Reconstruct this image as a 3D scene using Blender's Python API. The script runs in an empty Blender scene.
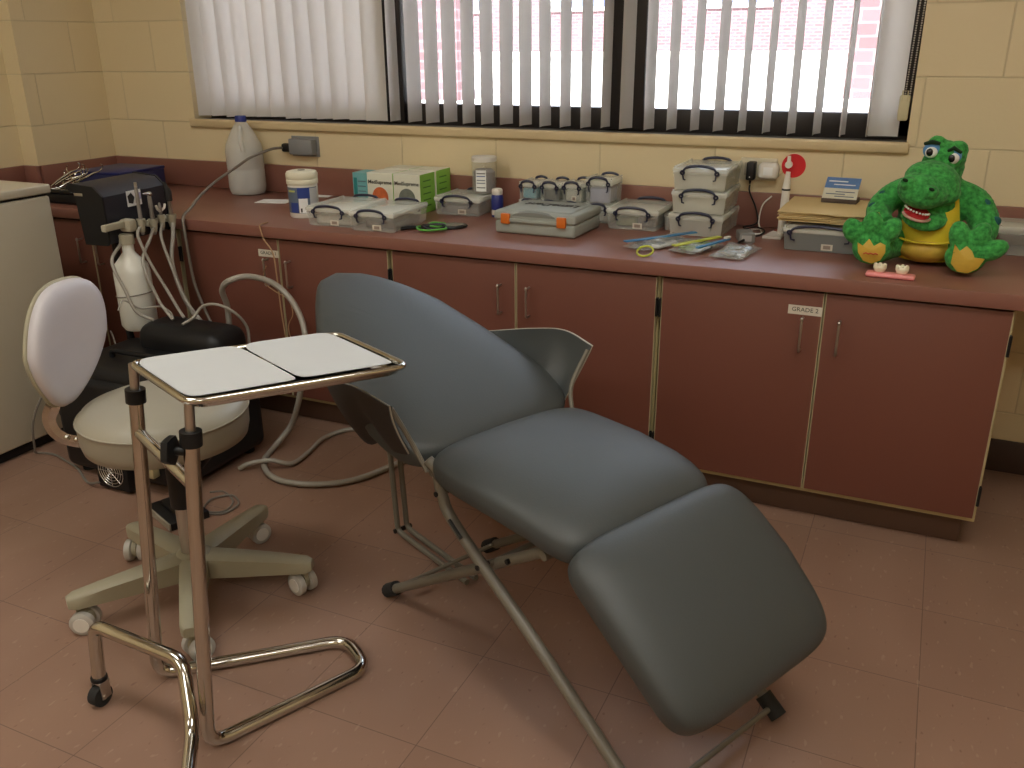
import bpy, bmesh, math, random
from math import sin, cos, pi, radians
from mathutils import Vector, Matrix, Euler, noise
random.seed(7)
SC = bpy.context.scene
COL = SC.collection

# ------------------------------------------------------------------ camera
cam_d = bpy.data.cameras.new('camera'); cam = bpy.data.objects.new('camera', cam_d); COL.objects.link(cam)
Fv = Vector((-0.39271246, 0.84784811, -0.35627308)); Rv = Vector((0.90852043, 0.41777791, -0.00722784)); Uv = Vector((-0.14271491, 0.32651983, 0.93435392))
cam.matrix_world = Matrix(((Rv.x, Uv.x, -Fv.x, 3.4134), (Rv.y, Uv.y, -Fv.y, -3.0544), (Rv.z, Uv.z, -Fv.z, 1.3183), (0, 0, 0, 1)))
cam_d.sensor_width = 36; cam_d.lens = 889.98 / 1024 * 36; cam_d.clip_start = .05; cam_d.clip_end = 200
SC.camera = cam
# ------------------------------------------------------------------ world, sun, lamps, exposure
W = bpy.data.worlds.new('world'); SC.world = W; W.use_nodes = True
wn = W.node_tree.nodes; wl = W.node_tree.links
sky = wn.new('ShaderNodeTexSky'); sky.sky_type = 'PREETHAM'; sky.turbidity = 3.0; sky.sun_direction = (-.2, -.5, .8)
bg = wn['Background']; bg.inputs['Strength'].default_value = 3.5
bg.inputs['Color'].default_value = (.75, .85, 1.0, 1)
sun_d = bpy.data.lights.new('sun', 'SUN'); sun_d.energy = 22.0; sun_d.angle = radians(.6); sun_d.color = (1, .95, .88)
sun = bpy.data.objects.new('sun', sun_d); COL.objects.link(sun); sun.rotation_euler = Euler((radians(40), 0, radians(14)))
LAMP_W = (8.2, 11.5, 8.2, 11.5)        # the four ceiling troffers, left and right tubes differ
SC.view_settings.view_transform = 'Standard'; SC.view_settings.look = 'None'
SC.view_settings.gamma = 1; SC.view_settings.use_curve_mapping = False
SC.view_settings.exposure = 0.78
SC.cycles.use_denoising = True
SC.cycles.max_bounces = 10; SC.cycles.diffuse_bounces = 5; SC.cycles.glossy_bounces = 4
SC.cycles.transmission_bounces = 8; SC.cycles.transparent_max_bounces = 24
SC.cycles.caustics_reflective = False; SC.cycles.caustics_refractive = False
SC.cycles.sample_clamp_indirect = 6

# ------------------------------------------------------------------ materials
MATS = {}
def mat(name, col, rough=.5, metal=0., var=.06, vscale=12., bump=0., bscale=80., spec=.5, **kw):
    if name in MATS: return MATS[name]
    m = bpy.data.materials.new(name); m.use_nodes = True; nt = m.node_tree; N = nt.nodes; L = nt.links
    b = N['Principled BSDF']
    b.inputs['Roughness'].default_value = rough; b.inputs['Metallic'].default_value = metal
    b.inputs['Specular IOR Level'].default_value = spec
    tc = N.new('ShaderNodeTexCoord'); nz = N.new('ShaderNodeTexNoise'); nz.inputs['Scale'].default_value = vscale
    nz.inputs['Detail'].default_value = 3
    L.new(tc.outputs['Object'], nz.inputs['Vector'])
    mx = N.new('ShaderNodeMix'); mx.data_type = 'RGBA'
    mx.inputs['A'].default_value = tuple(c*(1-var) for c in col[:3]) + (1,)
    mx.inputs['B'].default_value = tuple(min(1, c*(1+var)) for c in col[:3]) + (1,)
    L.new(nz.outputs['Fac'], mx.inputs['Factor']); L.new(mx.outputs['Result'], b.inputs['Base Color'])
    if bump:
        n2 = N.new('ShaderNodeTexNoise'); n2.inputs['Scale'].default_value = bscale; n2.inputs['Detail'].default_value = 2
        L.new(tc.outputs['Object'], n2.inputs['Vector'])
        bp = N.new('ShaderNodeBump'); bp.inputs['Strength'].default_value = bump; bp.inputs['Distance'].default_value = .002
        L.new(n2.outputs['Fac'], bp.inputs['Height']); L.new(bp.outputs['Normal'], b.inputs['Normal'])
    for k, v in kw.items(): b.inputs[k.replace('_', ' ')].default_value = v
    MATS[name] = m; return m

def clear_mat(name, tint, alpha_mix=.5, rough=.15, refl=.5):
    """thin translucent plastic: part see-through, part milky, glossy skin"""
    if name in MATS: return MATS[name]
    m = bpy.data.materials.new(name); m.use_nodes = True; N = m.node_tree.nodes; L = m.node_tree.links
    N.remove(N['Principled BSDF']); out = N['Material Output']
    tr = N.new('ShaderNodeBsdfTransparent'); tr.inputs['Color'].default_value = (.95, .97, .97, 1)
    df = N.new('ShaderNodeBsdfPrincipled'); df.inputs['Base Color'].default_value = tint + (1,); df.inputs['Roughness'].default_value = rough
    df.inputs['Specular IOR Level'].default_value = refl
    tc = N.new('ShaderNodeTexCoord'); nz = N.new('ShaderNodeTexNoise'); nz.inputs['Scale'].default_value = 9
    L.new(tc.outputs['Object'], nz.inputs['Vector'])
    mr = N.new('ShaderNodeMapRange'); mr.inputs['To Min'].default_value = alpha_mix - .05; mr.inputs['To Max'].default_value = alpha_mix + .05
    L.new(nz.outputs['Fac'], mr.inputs['Value'])
    mix = N.new('ShaderNodeMixShader'); L.new(mr.outputs['Result'], mix.inputs['Fac'])
    L.new(tr.outputs[0], mix.inputs[1]); L.new(df.outputs[0], mix.inputs[2]); L.new(mix.outputs[0], out.inputs['Surface'])
    MATS[name] = m; return m

def block_mat(name, col, axis, shift):
    """painted concrete block: 406 x 203 mm courses, fine pits, soft joints"""
    m = bpy.data.materials.new(name); m.use_nodes = True; N = m.node_tree.nodes; L = m.node_tree.links; b = N['Principled BSDF']
    g = N.new('ShaderNodeNewGeometry'); sp = N.new('ShaderNodeSeparateXYZ'); L.new(g.outputs['Position'], sp.inputs[0])
    cb = N.new('ShaderNodeCombineXYZ'); ad = N.new('ShaderNodeMath'); ad.operation = 'ADD'; ad.inputs[1].default_value = -shift
    L.new(sp.outputs[axis], ad.inputs[0]); L.new(ad.outputs[0], cb.inputs[0]); L.new(sp.outputs['Z'], cb.inputs[1])
    br = N.new('ShaderNodeTexBrick'); br.offset = .5; br.offset_frequency = 2; br.squash = 1
    for k, v in dict(Scale=1, Mortar_Size=.0035, Mortar_Smooth=.6, Brick_Width=.4064, Row_Height=.2032).items(): br.inputs[k.replace('_', ' ')].default_value = v
    br.inputs['Color1'].default_value = tuple(c*.97 for c in col) + (1,); br.inputs['Color2'].default_value = tuple(c*1.03 for c in col) + (1,)
    br.inputs['Mortar'].default_value = tuple(c*.88 for c in col) + (1,)
    L.new(cb.outputs[0], br.inputs['Vector']); L.new(br.outputs['Color'], b.inputs['Base Color'])
    nz = N.new('ShaderNodeTexNoise'); nz.inputs['Scale'].default_value = 90; nz.inputs['Detail'].default_value = 4; L.new(g.outputs['Position'], nz.inputs['Vector'])
    ml = N.new('ShaderNodeMath'); ml.operation = 'MULTIPLY'; ml.inputs[1].default_value = .25; L.new(nz.outputs['Fac'], ml.inputs[0])
    sb = N.new('ShaderNodeMath'); sb.operation = 'SUBTRACT'; L.new(ml.outputs[0], sb.inputs[0]); L.new(br.outputs['Fac'], sb.inputs[1])
    bp = N.new('ShaderNodeBump'); bp.inputs['Strength'].default_value = .6; bp.inputs['Distance'].default_value = .004
    L.new(sb.outputs[0], bp.inputs['Height']); L.new(bp.outputs['Normal'], b.inputs['Normal'])
    b.inputs['Roughness'].default_value = .45
    return m

def floor_mat():
    m = bpy.data.materials.new('floor_tile'); m.use_nodes = True; N = m.node_tree.nodes; L = m.node_tree.links; b = N['Principled BSDF']
    g = N.new('ShaderNodeNewGeometry'); mp = N.new('ShaderNodeMapping'); mp.inputs['Location'].default_value = (-3.5515, .9377, 0)
    L.new(g.outputs['Position'], mp.inputs['Vector'])
    br = N.new('ShaderNodeTexBrick'); br.offset = 0; br.squash = 1
    for k, v in dict(Scale=1, Mortar_Size=.0011, Mortar_Smooth=.3, Brick_Width=.3048, Row_Height=.3048).items(): br.inputs[k.replace('_', ' ')].default_value = v
    c = (.285, .172, .122)
    br.inputs['Color1'].default_value = (c[0]*.95, c[1]*.95, c[2]*.95, 1); br.inputs['Color2'].default_value = (c[0]*1.05, c[1]*1.05, c[2]*1.05, 1)
    br.inputs['Mortar'].default_value = (.14, .08, .058, 1)
    L.new(mp.outputs[0], br.inputs['Vector'])
    # chips: stretched flecks, light and dark
    def fleck(scale, lo, hi, rot, seed):
        q = N.new('ShaderNodeMapping'); q.inputs['Scale'].default_value = (scale, scale*.42, scale); q.inputs['Rotation'].default_value = (0, 0, rot); q.inputs['Location'].default_value = (seed, seed, 0)
        L.new(g.outputs['Position'], q.inputs['Vector'])
        n = N.new('ShaderNodeTexNoise'); n.inputs['Scale'].default_value = 1; n.inputs['Detail'].default_value = 1.5; L.new(q.outputs[0], n.inputs['Vector'])
        r = N.new('ShaderNodeMapRange'); r.inputs['From Min'].default_value = lo; r.inputs['From Max'].default_value = hi; L.new(n.outputs['Fac'], r.inputs['Value']); return r
    f1 = fleck(75, .66, .72, .5, 3); f2 = fleck(80, .70, .76, -.7, 9); f3 = fleck(5, .35, .75, .2, 1)
    m1 = N.new('ShaderNodeMix'); m1.data_type = 'RGBA'; m1.inputs['B'].default_value = (.44, .31, .24, 1)
    k = N.new('ShaderNodeMath'); k.operation = 'MULTIPLY'; k.inputs[1].default_value = .35; L.new(f1.outputs[0], k.inputs[0])
    L.new(k.outputs[0], m1.inputs['Factor']); L.new(br.outputs['Color'], m1.inputs['A'])
    m2 = N.new('ShaderNodeMix'); m2.data_type = 'RGBA'; m2.inputs['B'].default_value = (.14, .06, .04, 1)
    k2 = N.new('ShaderNodeMath'); k2.operation = 'MULTIPLY'; k2.inputs[1].default_value = .55; L.new(f2.outputs[0], k2.inputs[0])
    L.new(k2.outputs[0], m2.inputs['Factor']); L.new(m1.outputs['Result'], m2.inputs['A'])
    m3 = N.new('ShaderNodeMix'); m3.data_type = 'RGBA'; m3.blend_type = 'MULTIPLY'; m3.inputs['B'].default_value = (.90, .87, .85, 1)
    L.new(f3.outputs[0], m3.inputs['Factor']); L.new(m2.outputs['Result'], m3.inputs['A'])
    L.new(m3.outputs['Result'], b.inputs['Base Color'])
    nr = N.new('ShaderNodeMapRange'); nr.inputs['To Min'].default_value = .3; nr.inputs['To Max'].default_value = .5; L.new(f3.outputs[0], nr.inputs['Value'])
    L.new(nr.outputs[0], b.inputs['Roughness'])
    bp = N.new('ShaderNodeBump'); bp.inputs['Strength'].default_value = .3; bp.inputs['Distance'].default_value = .001; bp.invert = True
    L.new(br.outputs['Fac'], bp.inputs['Height']); L.new(bp.outputs['Normal'], b.inputs['Normal'])
    return m

def brick_mat():
    m = bpy.data.materials.new('outside_brick'); m.use_nodes = True; N = m.node_tree.nodes; L = m.node_tree.links; b = N['Principled BSDF']
    g = N.new('ShaderNodeNewGeometry'); sp = N.new('ShaderNodeSeparateXYZ'); L.new(g.outputs['Position'], sp.inputs[0])
    ad = N.new('ShaderNodeMath'); L.new(sp.outputs['X'], ad.inputs[0]); L.new(sp.outputs['Y'], ad.inputs[1])
    cb = N.new('ShaderNodeCombineXYZ'); L.new(ad.outputs[0], cb.inputs[0]); L.new(sp.outputs['Z'], cb.inputs[1])
    br = N.new('ShaderNodeTexBrick')
    for k, v in dict(Scale=1, Mortar_Size=.006, Brick_Width=.2, Row_Height=.075).items(): br.inputs[k.replace('_', ' ')].default_value = v
    br.inputs['Color1'].default_value = (.095, .045, .052, 1); br.inputs['Color2'].default_value = (.125, .065, .075, 1); br.inputs['Mortar'].default_value = (.18, .135, .15, 1)
    L.new(cb.outputs[0], br.inputs['Vector']); L.new(br.outputs['Color'], b.inputs['Base Color']); b.inputs['Roughness'].default_value = .9
    return m

def fabric_trans(name, col, trans):
    m = bpy.data.materials.new(name); m.use_nodes = True; N = m.node_tree.nodes; L = m.node_tree.links; b = N['Principled BSDF']
    b.inputs['Base Color'].default_value = col + (1,); b.inputs['Roughness'].default_value = .6
    t = N.new('ShaderNodeBsdfTranslucent'); t.inputs['Color'].default_value = col + (1,)
    tc = N.new('ShaderNodeTexCoord'); nz = N.new('ShaderNodeTexNoise'); nz.inputs['Scale'].default_value = 400
    L.new(tc.outputs['Object'], nz.inputs['Vector']); bp = N.new('ShaderNodeBump'); bp.inputs['Strength'].default_value = .2; bp.inputs['Distance'].default_value = .0005
    L.new(nz.outputs['Fac'], bp.inputs['Height']); L.new(bp.outputs['Normal'], b.inputs['Normal'])
    mx = N.new('ShaderNodeMixShader'); mx.inputs['Fac'].default_value = trans
    L.new(b.outputs[0], mx.inputs[1]); L.new(t.outputs[0], mx.inputs[2]); L.new(mx.outputs[0], N['Material Output'].inputs['Surface'])
    return m

def pane_mat():
    m = bpy.data.materials.new('window_glass'); m.use_nodes = True; N = m.node_tree.nodes; L = m.node_tree.links; N.remove(N['Principled BSDF'])
    t = N.new('ShaderNodeBsdfTransparent'); t.inputs['Color'].default_value = (.93, .95, .96, 1); gl = N.new('ShaderNodeBsdfGlossy'); gl.inputs['Roughness'].default_value = .02
    fr = N.new('ShaderNodeFresnel'); fr.inputs['IOR'].default_value = 1.45; mx = N.new('ShaderNodeMixShader')
    L.new(fr.outputs[0], mx.inputs['Fac']); L.new(t.outputs[0], mx.inputs[1]); L.new(gl.outputs[0], mx.inputs[2]); L.new(mx.outputs[0], N['Material Output'].inputs['Surface'])
    return m

WALLC = (.72, .605, .385)
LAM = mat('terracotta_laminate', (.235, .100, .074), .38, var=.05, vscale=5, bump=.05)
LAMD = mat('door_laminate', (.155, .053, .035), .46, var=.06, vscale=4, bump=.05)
CREAM = mat('cream_edge', (.50, .42, .22), .5)
KICK = mat('toe_kick_vinyl', (.11, .06, .04), .5)
BLACK = mat('black_plastic', (.007, .007, .008), .45, spec=.35)
RUBBER = mat('black_rubber', (.015, .015, .015), .8)
CHROME = mat('chrome', (.56, .54, .49), .12, 1., var=.03)
CHROMED = mat('brushed_steel', (.55, .53, .5), .3, 1., var=.05)
DARKFR = mat('bronze_window_frame', (.018, .014, .014), .4)
VINYL = mat('grey_vinyl', (.055, .061, .061), .50, var=.03, vscale=6, bump=.12, bscale=260, spec=.42)
VINYLB = mat('brown_black_backing', (.028, .022, .02), .7)
TUBEP = mat('taupe_painted_tube', (.16, .145, .115), .38, var=.04)
PIPING = mat('piping', (.42, .40, .34), .5)
STOOLW = mat('cream_vinyl', (.31, .285, .225), .4, var=.03, bump=.05, bscale=200)
STOOLP = mat('beige_plastic', (.33, .30, .21), .45)
WHITEP = mat('white_plastic', (.75, .73, .67), .4)
CASTW = mat('caster_grey', (.48, .46, .42), .4)
ENAMEL = mat('freezer_enamel', (.53, .48, .37), .35, var=.03)
PAPERW = mat('white_paper', (.84, .86, .86), .7, var=.02)
TRAYP = mat('tray_paper', (.50, .51, .505), .75, var=.02)
NAVY = mat('navy_handle', (.010, .012, .04), .35)
HOSE = mat('grey_hose', (.33, .31, .27), .45, var=.05)
GREYC = mat('grey_cable', (.20, .18, .155), .5)
LABELP = mat('label_paper', (.60, .55, .46), .7)
INK = mat('ink_black', (.02, .02, .02), .6)
MIC = mat('instrument_case', (.020, .022, .034), .42, var=.1)
CLEAR = clear_mat('clear_box_plastic', (.92, .92, .86), .22, .10, .8)
LIDM = clear_mat('clear_lid_plastic', (.95, .95, .88), .46, .12, .8)
MILKY = clear_mat('milky_jug_plastic', (.80, .80, .77), .50, .3)

# ------------------------------------------------------------------ mesh helpers
class MB:
    """collects geometry for one mesh object"""
    def __init__(s): s.v = []; s.f = []; s.m = []
    def add(s, vs, fs, m=0, M=None):
        o = len(s.v)
        s.v += [tuple(M @ Vector(p)) if M is not None else tuple(p) for p in vs]
        s.f += [tuple(o+i for i in f) for f in fs]; s.m += [m]*len(fs); return s
    def bm(s, b, m=0, M=None):
        b.verts.ensure_lookup_table(); b.verts.index_update()
        s.add([v.co[:] for v in b.verts], [[v.index for v in f.verts] for f in b.faces], m, M); b.free(); return s
    def box(s, c, d, bev=0., m=0, M=None, rz=0., seg=2, taper=None):
        b = bmesh.new(); bmesh.ops.create_cube(b, size=1)
        for v in b.verts:
            v.co = Vector((v.co.x*d[0], v.co.y*d[1], v.co.z*d[2]))
            if taper and v.co.z < 0: v.co.x *= taper; v.co.y *= taper
        if bev: bmesh.ops.bevel(b, geom=b.edges[:], offset=min(bev, min(d)*.49), segments=seg, affect='EDGES', profile=.5)
        T = Matrix.Translation(c) @ Matrix.Rotation(rz, 4, 'Z')
        return s.bm(b, m, (M @ T) if M is not None else T)
    def tube(s, pts, r, n=10, m=0, closed=False, cap=True, M=None, flat=None):
        P = [Vector(p) for p in pts]; k = len(P); vs = []; fs = []
        R = r if isinstance(r, (list, tuple)) else [r]*k
        def tan(i):
            a = P[(i-1) % k] if (closed or i > 0) else P[i]; b = P[(i+1) % k] if (closed or i < k-1) else P[i]
            t = b-a; return t.normalized() if t.length > 1e-9 else Vector((0, 0, 1))
        t0 = tan(0); u = t0.cross(Vector((0, 0, 1)))
        if u.length < .1: u = t0.cross(Vector((0, 1, 0)))
        u.normalize()
        for i in range(k):
            t = tan(i); u = (u - t*u.dot(t)); u = u.normalized() if u.length > 1e-6 else t.orthogonal().normalized(); w = t.cross(u)
            for j in range(n):
                a = 2*pi*j/n; fx = flat or 1
                vs.append(P[i] + u*cos(a)*R[i] + w*sin(a)*R[i]*fx)
        kk = k if closed else k-1
        for i in range(kk):
            for j in range(n):
                a = i*n+j; b = i*n+(j+1) % n; c = ((i+1) % k)*n+(j+1) % n; d = ((i+1) % k)*n+j; fs.append((a, b, c, d))
        if cap and not closed: fs.append(tuple(range(n))[::-1]); fs.append(tuple((k-1)*n+j for j in range(n)))
        return s.add(vs, fs, m, M)
    def lathe(s, prof, n=24, c=(0, 0, 0), m=0, M=None, sx=1., sy=1., cap=True):
        vs = []; fs = []; k = len(prof)
        for r, z in prof:
            for j in range(n): a = 2*pi*j/n; vs.append((c[0]+r*cos(a)*sx, c[1]+r*sin(a)*sy, c[2]+z))
        for i in range(k-1):
            for j in range(n): fs.append((i*n+j, i*n+(j+1) % n, (i+1)*n+(j+1) % n, (i+1)*n+j))
        if cap: fs.append(tuple(range(n))[::-1]); fs.append(tuple((k-1)*n+j for j in range(n)))
        return s.add(vs, fs, m, M)
    def cyl(s, a, b, r, n=16, m=0, M=None): return s.tube([a, b], r, n, m, M=M)
    def ball(s, c, r, m=0, M=None, n=16):
        rr = r if isinstance(r, (tuple, list)) else (r, r, r)
        vs = []; fs = []; h = n//2
        for i in range(h+1):
            p = pi*i/h
            for j in range(n): a = 2*pi*j/n; vs.append((rr[0]*sin(p)*cos(a), rr[1]*sin(p)*sin(a), rr[2]*cos(p)))
        for i in range(h):
            for j in range(n): fs.append((i*n+j, (i+1)*n+j, (i+1)*n+(j+1) % n, i*n+(j+1) % n))
        T = Matrix.Translation(c) if not isinstance(c, Matrix) else c
        return s.add(vs, fs, m, (M @ T) if M is not None else T)
    def prism(s, poly, z0, z1, m=0, M=None):
        n = len(poly); vs = [(x, y, z0) for x, y in poly] + [(x, y, z1) for x, y in poly]
        fs = [tuple(range(n))[::-1], tuple(n+i for i in range(n))] + [(i, (i+1) % n, n+(i+1) % n, n+i) for i in range(n)]
        return s.add(vs, fs, m, M)
    def grid(s, fn, nu, nv, m=0, closed_u=False, M=None):
        vs = [fn(i/nu, j/nv) for i in range(nu+1) for j in range(nv+1)]
        fs = [(i*(nv+1)+j, (i+1)*(nv+1)+j, (i+1)*(nv+1)+j+1, i*(nv+1)+j+1) for i in range(nu) for j in range(nv)]
        return s.add(vs, fs, m, M)
    def build(s, name, mats, parent=None, smooth=True, angle=40, loc=None, rz=0.):
        me = bpy.data.meshes.new(name); me.from_pydata(s.v, [], s.f); me.update()
        if not isinstance(mats, (list, tuple)): mats = [mats]
        for mm in mats: me.materials.append(mm)
        me.polygons.foreach_set('material_index', s.m)
        b = bmesh.new(); b.from_mesh(me); bmesh.ops.remove_doubles(b, verts=b.verts, dist=1e-6); bmesh.ops.recalc_face_normals(b, faces=b.faces)
        if smooth:
            ca = cos(radians(angle))
            for f in b.faces: f.smooth = True
            for e in b.edges:
                if len(e.link_faces) == 2 and e.link_faces[0].normal.dot(e.link_faces[1].normal) < ca: e.smooth = False
        b.to_mesh(me); b.free()
        o = bpy.data.objects.new(name, me); COL.objects.link(o)
        if parent is not None: o.parent = parent
        if loc is not None: o.location = loc
        if rz: o.rotation_euler.z = rz
        return o

def tag(o, label, cat, group=None, kind=None):
    if label: o['label'] = label
    if cat: o['category'] = cat
    if group: o['group'] = group
    if kind: o['kind'] = kind
    return o
def thing(name, label, cat, loc=(0, 0, 0), rz=0., group=None):
    o = bpy.data.objects.new(name, None); COL.objects.link(o); o.location = loc; o.rotation_euler = (0, 0, rz); o.empty_display_size = .05
    return tag(o, label, cat, group)
def struct(o): o['kind'] = 'structure'; return o
def dup(root, loc, rz=None, label=None, group=None):
    r = root.copy(); COL.objects.link(r); r.location = loc
    if rz is not None: r.rotation_euler = (0, 0, rz)
    if label: r['label'] = label
    if group: r['group'] = group
    for ch in list(root.children):
        c = ch.copy(); COL.objects.link(c); c.parent = r
        for g in ch.children: d = g.copy(); COL.objects.link(d); d.parent = c
    return r
def smoothpath(pts, n=8, closed=False):
    P = [Vector(p) for p in pts]; k = len(P); out = []
    rng = range(k if closed else k-1)
    for i in rng:
        p0 = P[(i-1) % k] if (closed or i > 0) else P[0]*2-P[1]; p1 = P[i]; p2 = P[(i+1) % k]
        p3 = P[(i+2) % k] if (closed or i+2 < k) else P[k-1]*2-P[k-2]
        for j in range(n):
            t = j/n; out.append(.5*((2*p1)+(p2-p0)*t+(2*p0-5*p1+4*p2-p3)*t*t+(3*p1-p0-3*p2+p3)*t*t*t))
    if not closed: out.append(P[-1])
    return out
def fillet(pts, r, n=6):
    P = [Vector(p) for p in pts]; out = [P[0]]
    for i in range(1, len(P)-1):
        a = (P[i-1]-P[i]); b = (P[i+1]-P[i]); rr = min(r, a.length*.49, b.length*.49); a.normalize(); b.normalize()
        s, e = P[i]+a*rr, P[i]+b*rr
        for j in range(n+1): t = j/n; out.append(s*(1-t)**2+P[i]*2*t*(1-t)+e*t*t)
    out.append(P[-1]); return out
def sgp(v, e): return math.copysign(abs(v)**e, v)
def pad(L, Wd, T, e1=.45, e2=.3, fn=None, nu=72, nv=24):
    """upholstered cushion: superellipsoid, then bent by fn"""
    mb = MB(); vs = []; fs = []
    for i in range(nv+1):
        p = -pi/2+pi*i/nv
        for j in range(nu):
            a = 2*pi*j/nu; q = Vector((L/2*sgp(cos(p), e1)*sgp(cos(a), e2), Wd/2*sgp(cos(p), e1)*sgp(sin(a), e2), T/2*sgp(sin(p), e1)))
            vs.append(fn(q) if fn else q)
    for i in range(nv):
        for j in range(nu): fs.append((i*nu+j, i*nu+(j+1) % nu, (i+1)*nu+(j+1) % nu, (i+1)*nu+j))
    return mb.add(vs, fs)
def text(name, body, size, M, m, parent, ext=.0003, align='CENTER', sx=1., bold=0., shear=0.):
    cu = bpy.data.curves.new(name, 'FONT'); cu.body = body; cu.size = size; cu.extrude = ext; cu.offset = bold; cu.shear = shear; cu.align_x = align; cu.align_y = 'CENTER'; cu.resolution_u = 2
    o = bpy.data.objects.new(name, cu); COL.objects.link(o)
    bpy.context.view_layer.update()
    me = bpy.data.meshes.new_from_object(o.evaluated_get(bpy.context.evaluated_depsgraph_get()))
    COL.objects.unlink(o); bpy.data.objects.remove(o)
    me.materials.clear(); me.materials.append(m)
    o = bpy.data.objects.new(name, me); COL.objects.link(o); o.parent = parent; o.matrix_local = M @ Matrix.Diagonal((sx, 1, 1, 1)); return o
def facing(loc, normal='-y'):
    """matrix putting text (xy plane) on a face: '-y' front, '+x' right side, 'top', 'topback' upside down on top"""
    R = {'-y': Euler((pi/2, 0, 0)), '+x': Euler((pi/2, 0, pi/2)), 'top': Euler((0, 0, 0)), 'topback': Euler((0, 0, pi))}[normal].to_matrix().to_4x4()
    return Matrix.Translation(loc) @ R

# ------------------------------------------------------------------ the room
WB = block_mat('painted_block_window', WALLC, 'X', .5184)
WS = block_mat('painted_block_side', WALLC, 'Y', .06)
XR, YF, ZC, XL = 5.6, -5.6, 2.75, -.085   # right wall, wall behind the camera, ceiling
WX0, WX1, WZ0, WZ1 = .502, 3.335, 1.016, 2.30
b = MB()
for (x0, x1, z0, z1) in ((-.3, WX0, 0, ZC), (WX1, XR+.2, 0, ZC), (WX0, WX1, 0, WZ0), (WX0, WX1, WZ1, ZC)):
    b.box(((x0+x1)/2, .1, (z0+z1)/2), (x1-x0, .2, z1-z0))
struct(b.build('wall_back', WB, smooth=False))
b = MB(); b.box((-.15, -.205, ZC/2), (.30, .41, ZC)); b.box((XL-.1, (YF-.41)/2, ZC/2), (.2, -.41-YF, ZC))
struct(b.build('wall_left', WS, smooth=False))
struct(MB().box((XR+.1, YF/2, ZC/2), (.2, -YF+.2, ZC)).build('wall_right', WS, smooth=False))
struct(MB().box(((XL+XR)/2, YF-.1, ZC/2), (XR-XL+.6, .2, ZC)).build('wall_front', WB, smooth=False))
struct(MB().box(((XL+XR)/2, YF/2, -.05), (XR-XL+.6, -YF+.6, .1)).build('floor', floor_mat(), smooth=False))
CEIL = mat('ceiling_tile', (.70, .67, .58), .9, bump=.3, bscale=150)
struct(MB().box(((XL+XR)/2, YF/2, ZC+.05), (XR-XL+.6, -YF+.6, .1)).build('ceiling', CEIL, smooth=False))
BASEM = mat('brown_cove_base', (.055, .03, .022), .5)
struct(MB().box(((3.66+XR)/2+.0, -.006, .055), (XR-3.66, .012, .11), .003).build('baseboard_back', BASEM))
struct(MB().box((XR-.006, YF/2, .055), (.012, -YF-.03, .11), .003).build('baseboard_right', BASEM))
struct(MB().box((XL+.006, (YF-.42)/2, .055), (.012, -.44-YF, .11), .003).build('baseboard_left', BASEM))
struct(MB().box(((XL+XR)/2, YF+.006, .055), (XR-XL-.03, .012, .11), .003).build('baseboard_front', BASEM))

# window: bronze frame, three lights, panes, sill
wf = bpy.data.objects.new('window_1', None); COL.objects.link(wf); struct(wf)
b = MB(); yw = .125
b.box(((WX0+WX1)/2, yw, 1.062), (WX1-WX0, .05, .088), .004); b.box(((WX0+WX1)/2, yw, WZ1-.03), (WX1-WX0, .05, .06), .004)
b.box((WX0+.02, yw, 1.66), (.05, .05, 1.25), .004); b.box((WX1-.02, yw, 1.66), (.05, .05, 1.25), .004)
for x0, x1 in ((1.40, 1.505), (2.335, 2.475)): b.box(((x0+x1)/2, yw-.01, 1.66), (x1-x0, .07, 1.25), .004)
for x in (2.80,): b.box((x, yw+.005, 1.072), (.05, .055, .02), .003); 
b.build('window_frame', DARKFR, wf)
b = MB()
for x0, x1 in ((WX0+.04, 1.41), (1.50, 2.34), (2.47, WX1-.04)): b.box(((x0+x1)/2, yw+.005, 1.66), (x1-x0, .005, 1.20))
b.build('glass', pane_mat(), wf, smooth=False)
SILL = mat('sill_grey', (.16, .145, .125), .6)
b = MB(); b.box(((WX0+WX1)/2, .055, 1.022), (WX1-WX0+.004, .115, .012), .002); b.build('sill_top', SILL, wf)
b = MB(); b.box(((WX0+WX1)/2-.005, -.006, 1.014), (WX1-WX0+.03, .024, .034), .007, seg=3); b.build('sill_nosing', mat('sill_cream', (.62, .50, .30), .45), wf)
struct(wf)

# vertical blinds: three sets, each a head rail, vanes, chain
VANE = fabric_trans('blind_fabric', (.86, .84, .82), .46)
def vane_bm(h=1.20, w=.089):
    m = MB(); n = 6
    def f(u, v):
        x = (u-.5)*w; return (x, .009*(1-(2*u-1)**2), v*h)
    m.grid(f, n, 8); 
    m.grid(lambda u, v: (f(u, v)[0], f(u, v)[1]+.0012, f(u, v)[2]), n, 8)
    return m
vp = vane_bm()
def blind(x0, x1, label, spots, grp):
    t = thing('vertical_blind', label, 'window blind', ((x0+x1)/2, .045, 1.042))
    MB().box((0, 0, 1.225), (x1-x0, .04, .035), .004).build('head_rail', WHITEP, t)
    first = None
    for x, phi in spots:
        if blind.proto is None:
            blind.proto = vp.build('vane', VANE, t); v = blind.proto
        else: v = blind.proto.copy(); COL.objects.link(v); v.parent = t
        h = random.uniform(-.004, .004)
        v.location = (x-(x0+x1)/2, 0, h*.6); v.rotation_euler = (random.uniform(-.006, .006), random.uniform(-.006, .006), phi+random.uniform(-.05, .05))
    return t
blind.proto = None
l_sp = [(.508+.0778*i+.035, radians(p)) for i, p in enumerate([30, 40, 44, 20, 16, 22, 40, 44, 42, 38, 18, 12])]
blind(.51, 1.445, 'white vertical blind with nearly closed vanes over the left window light', l_sp, None)
m_sp = [(1.49, radians(92))]+[(1.575+.0778*i, radians(84)) for i in range(11)]
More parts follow.
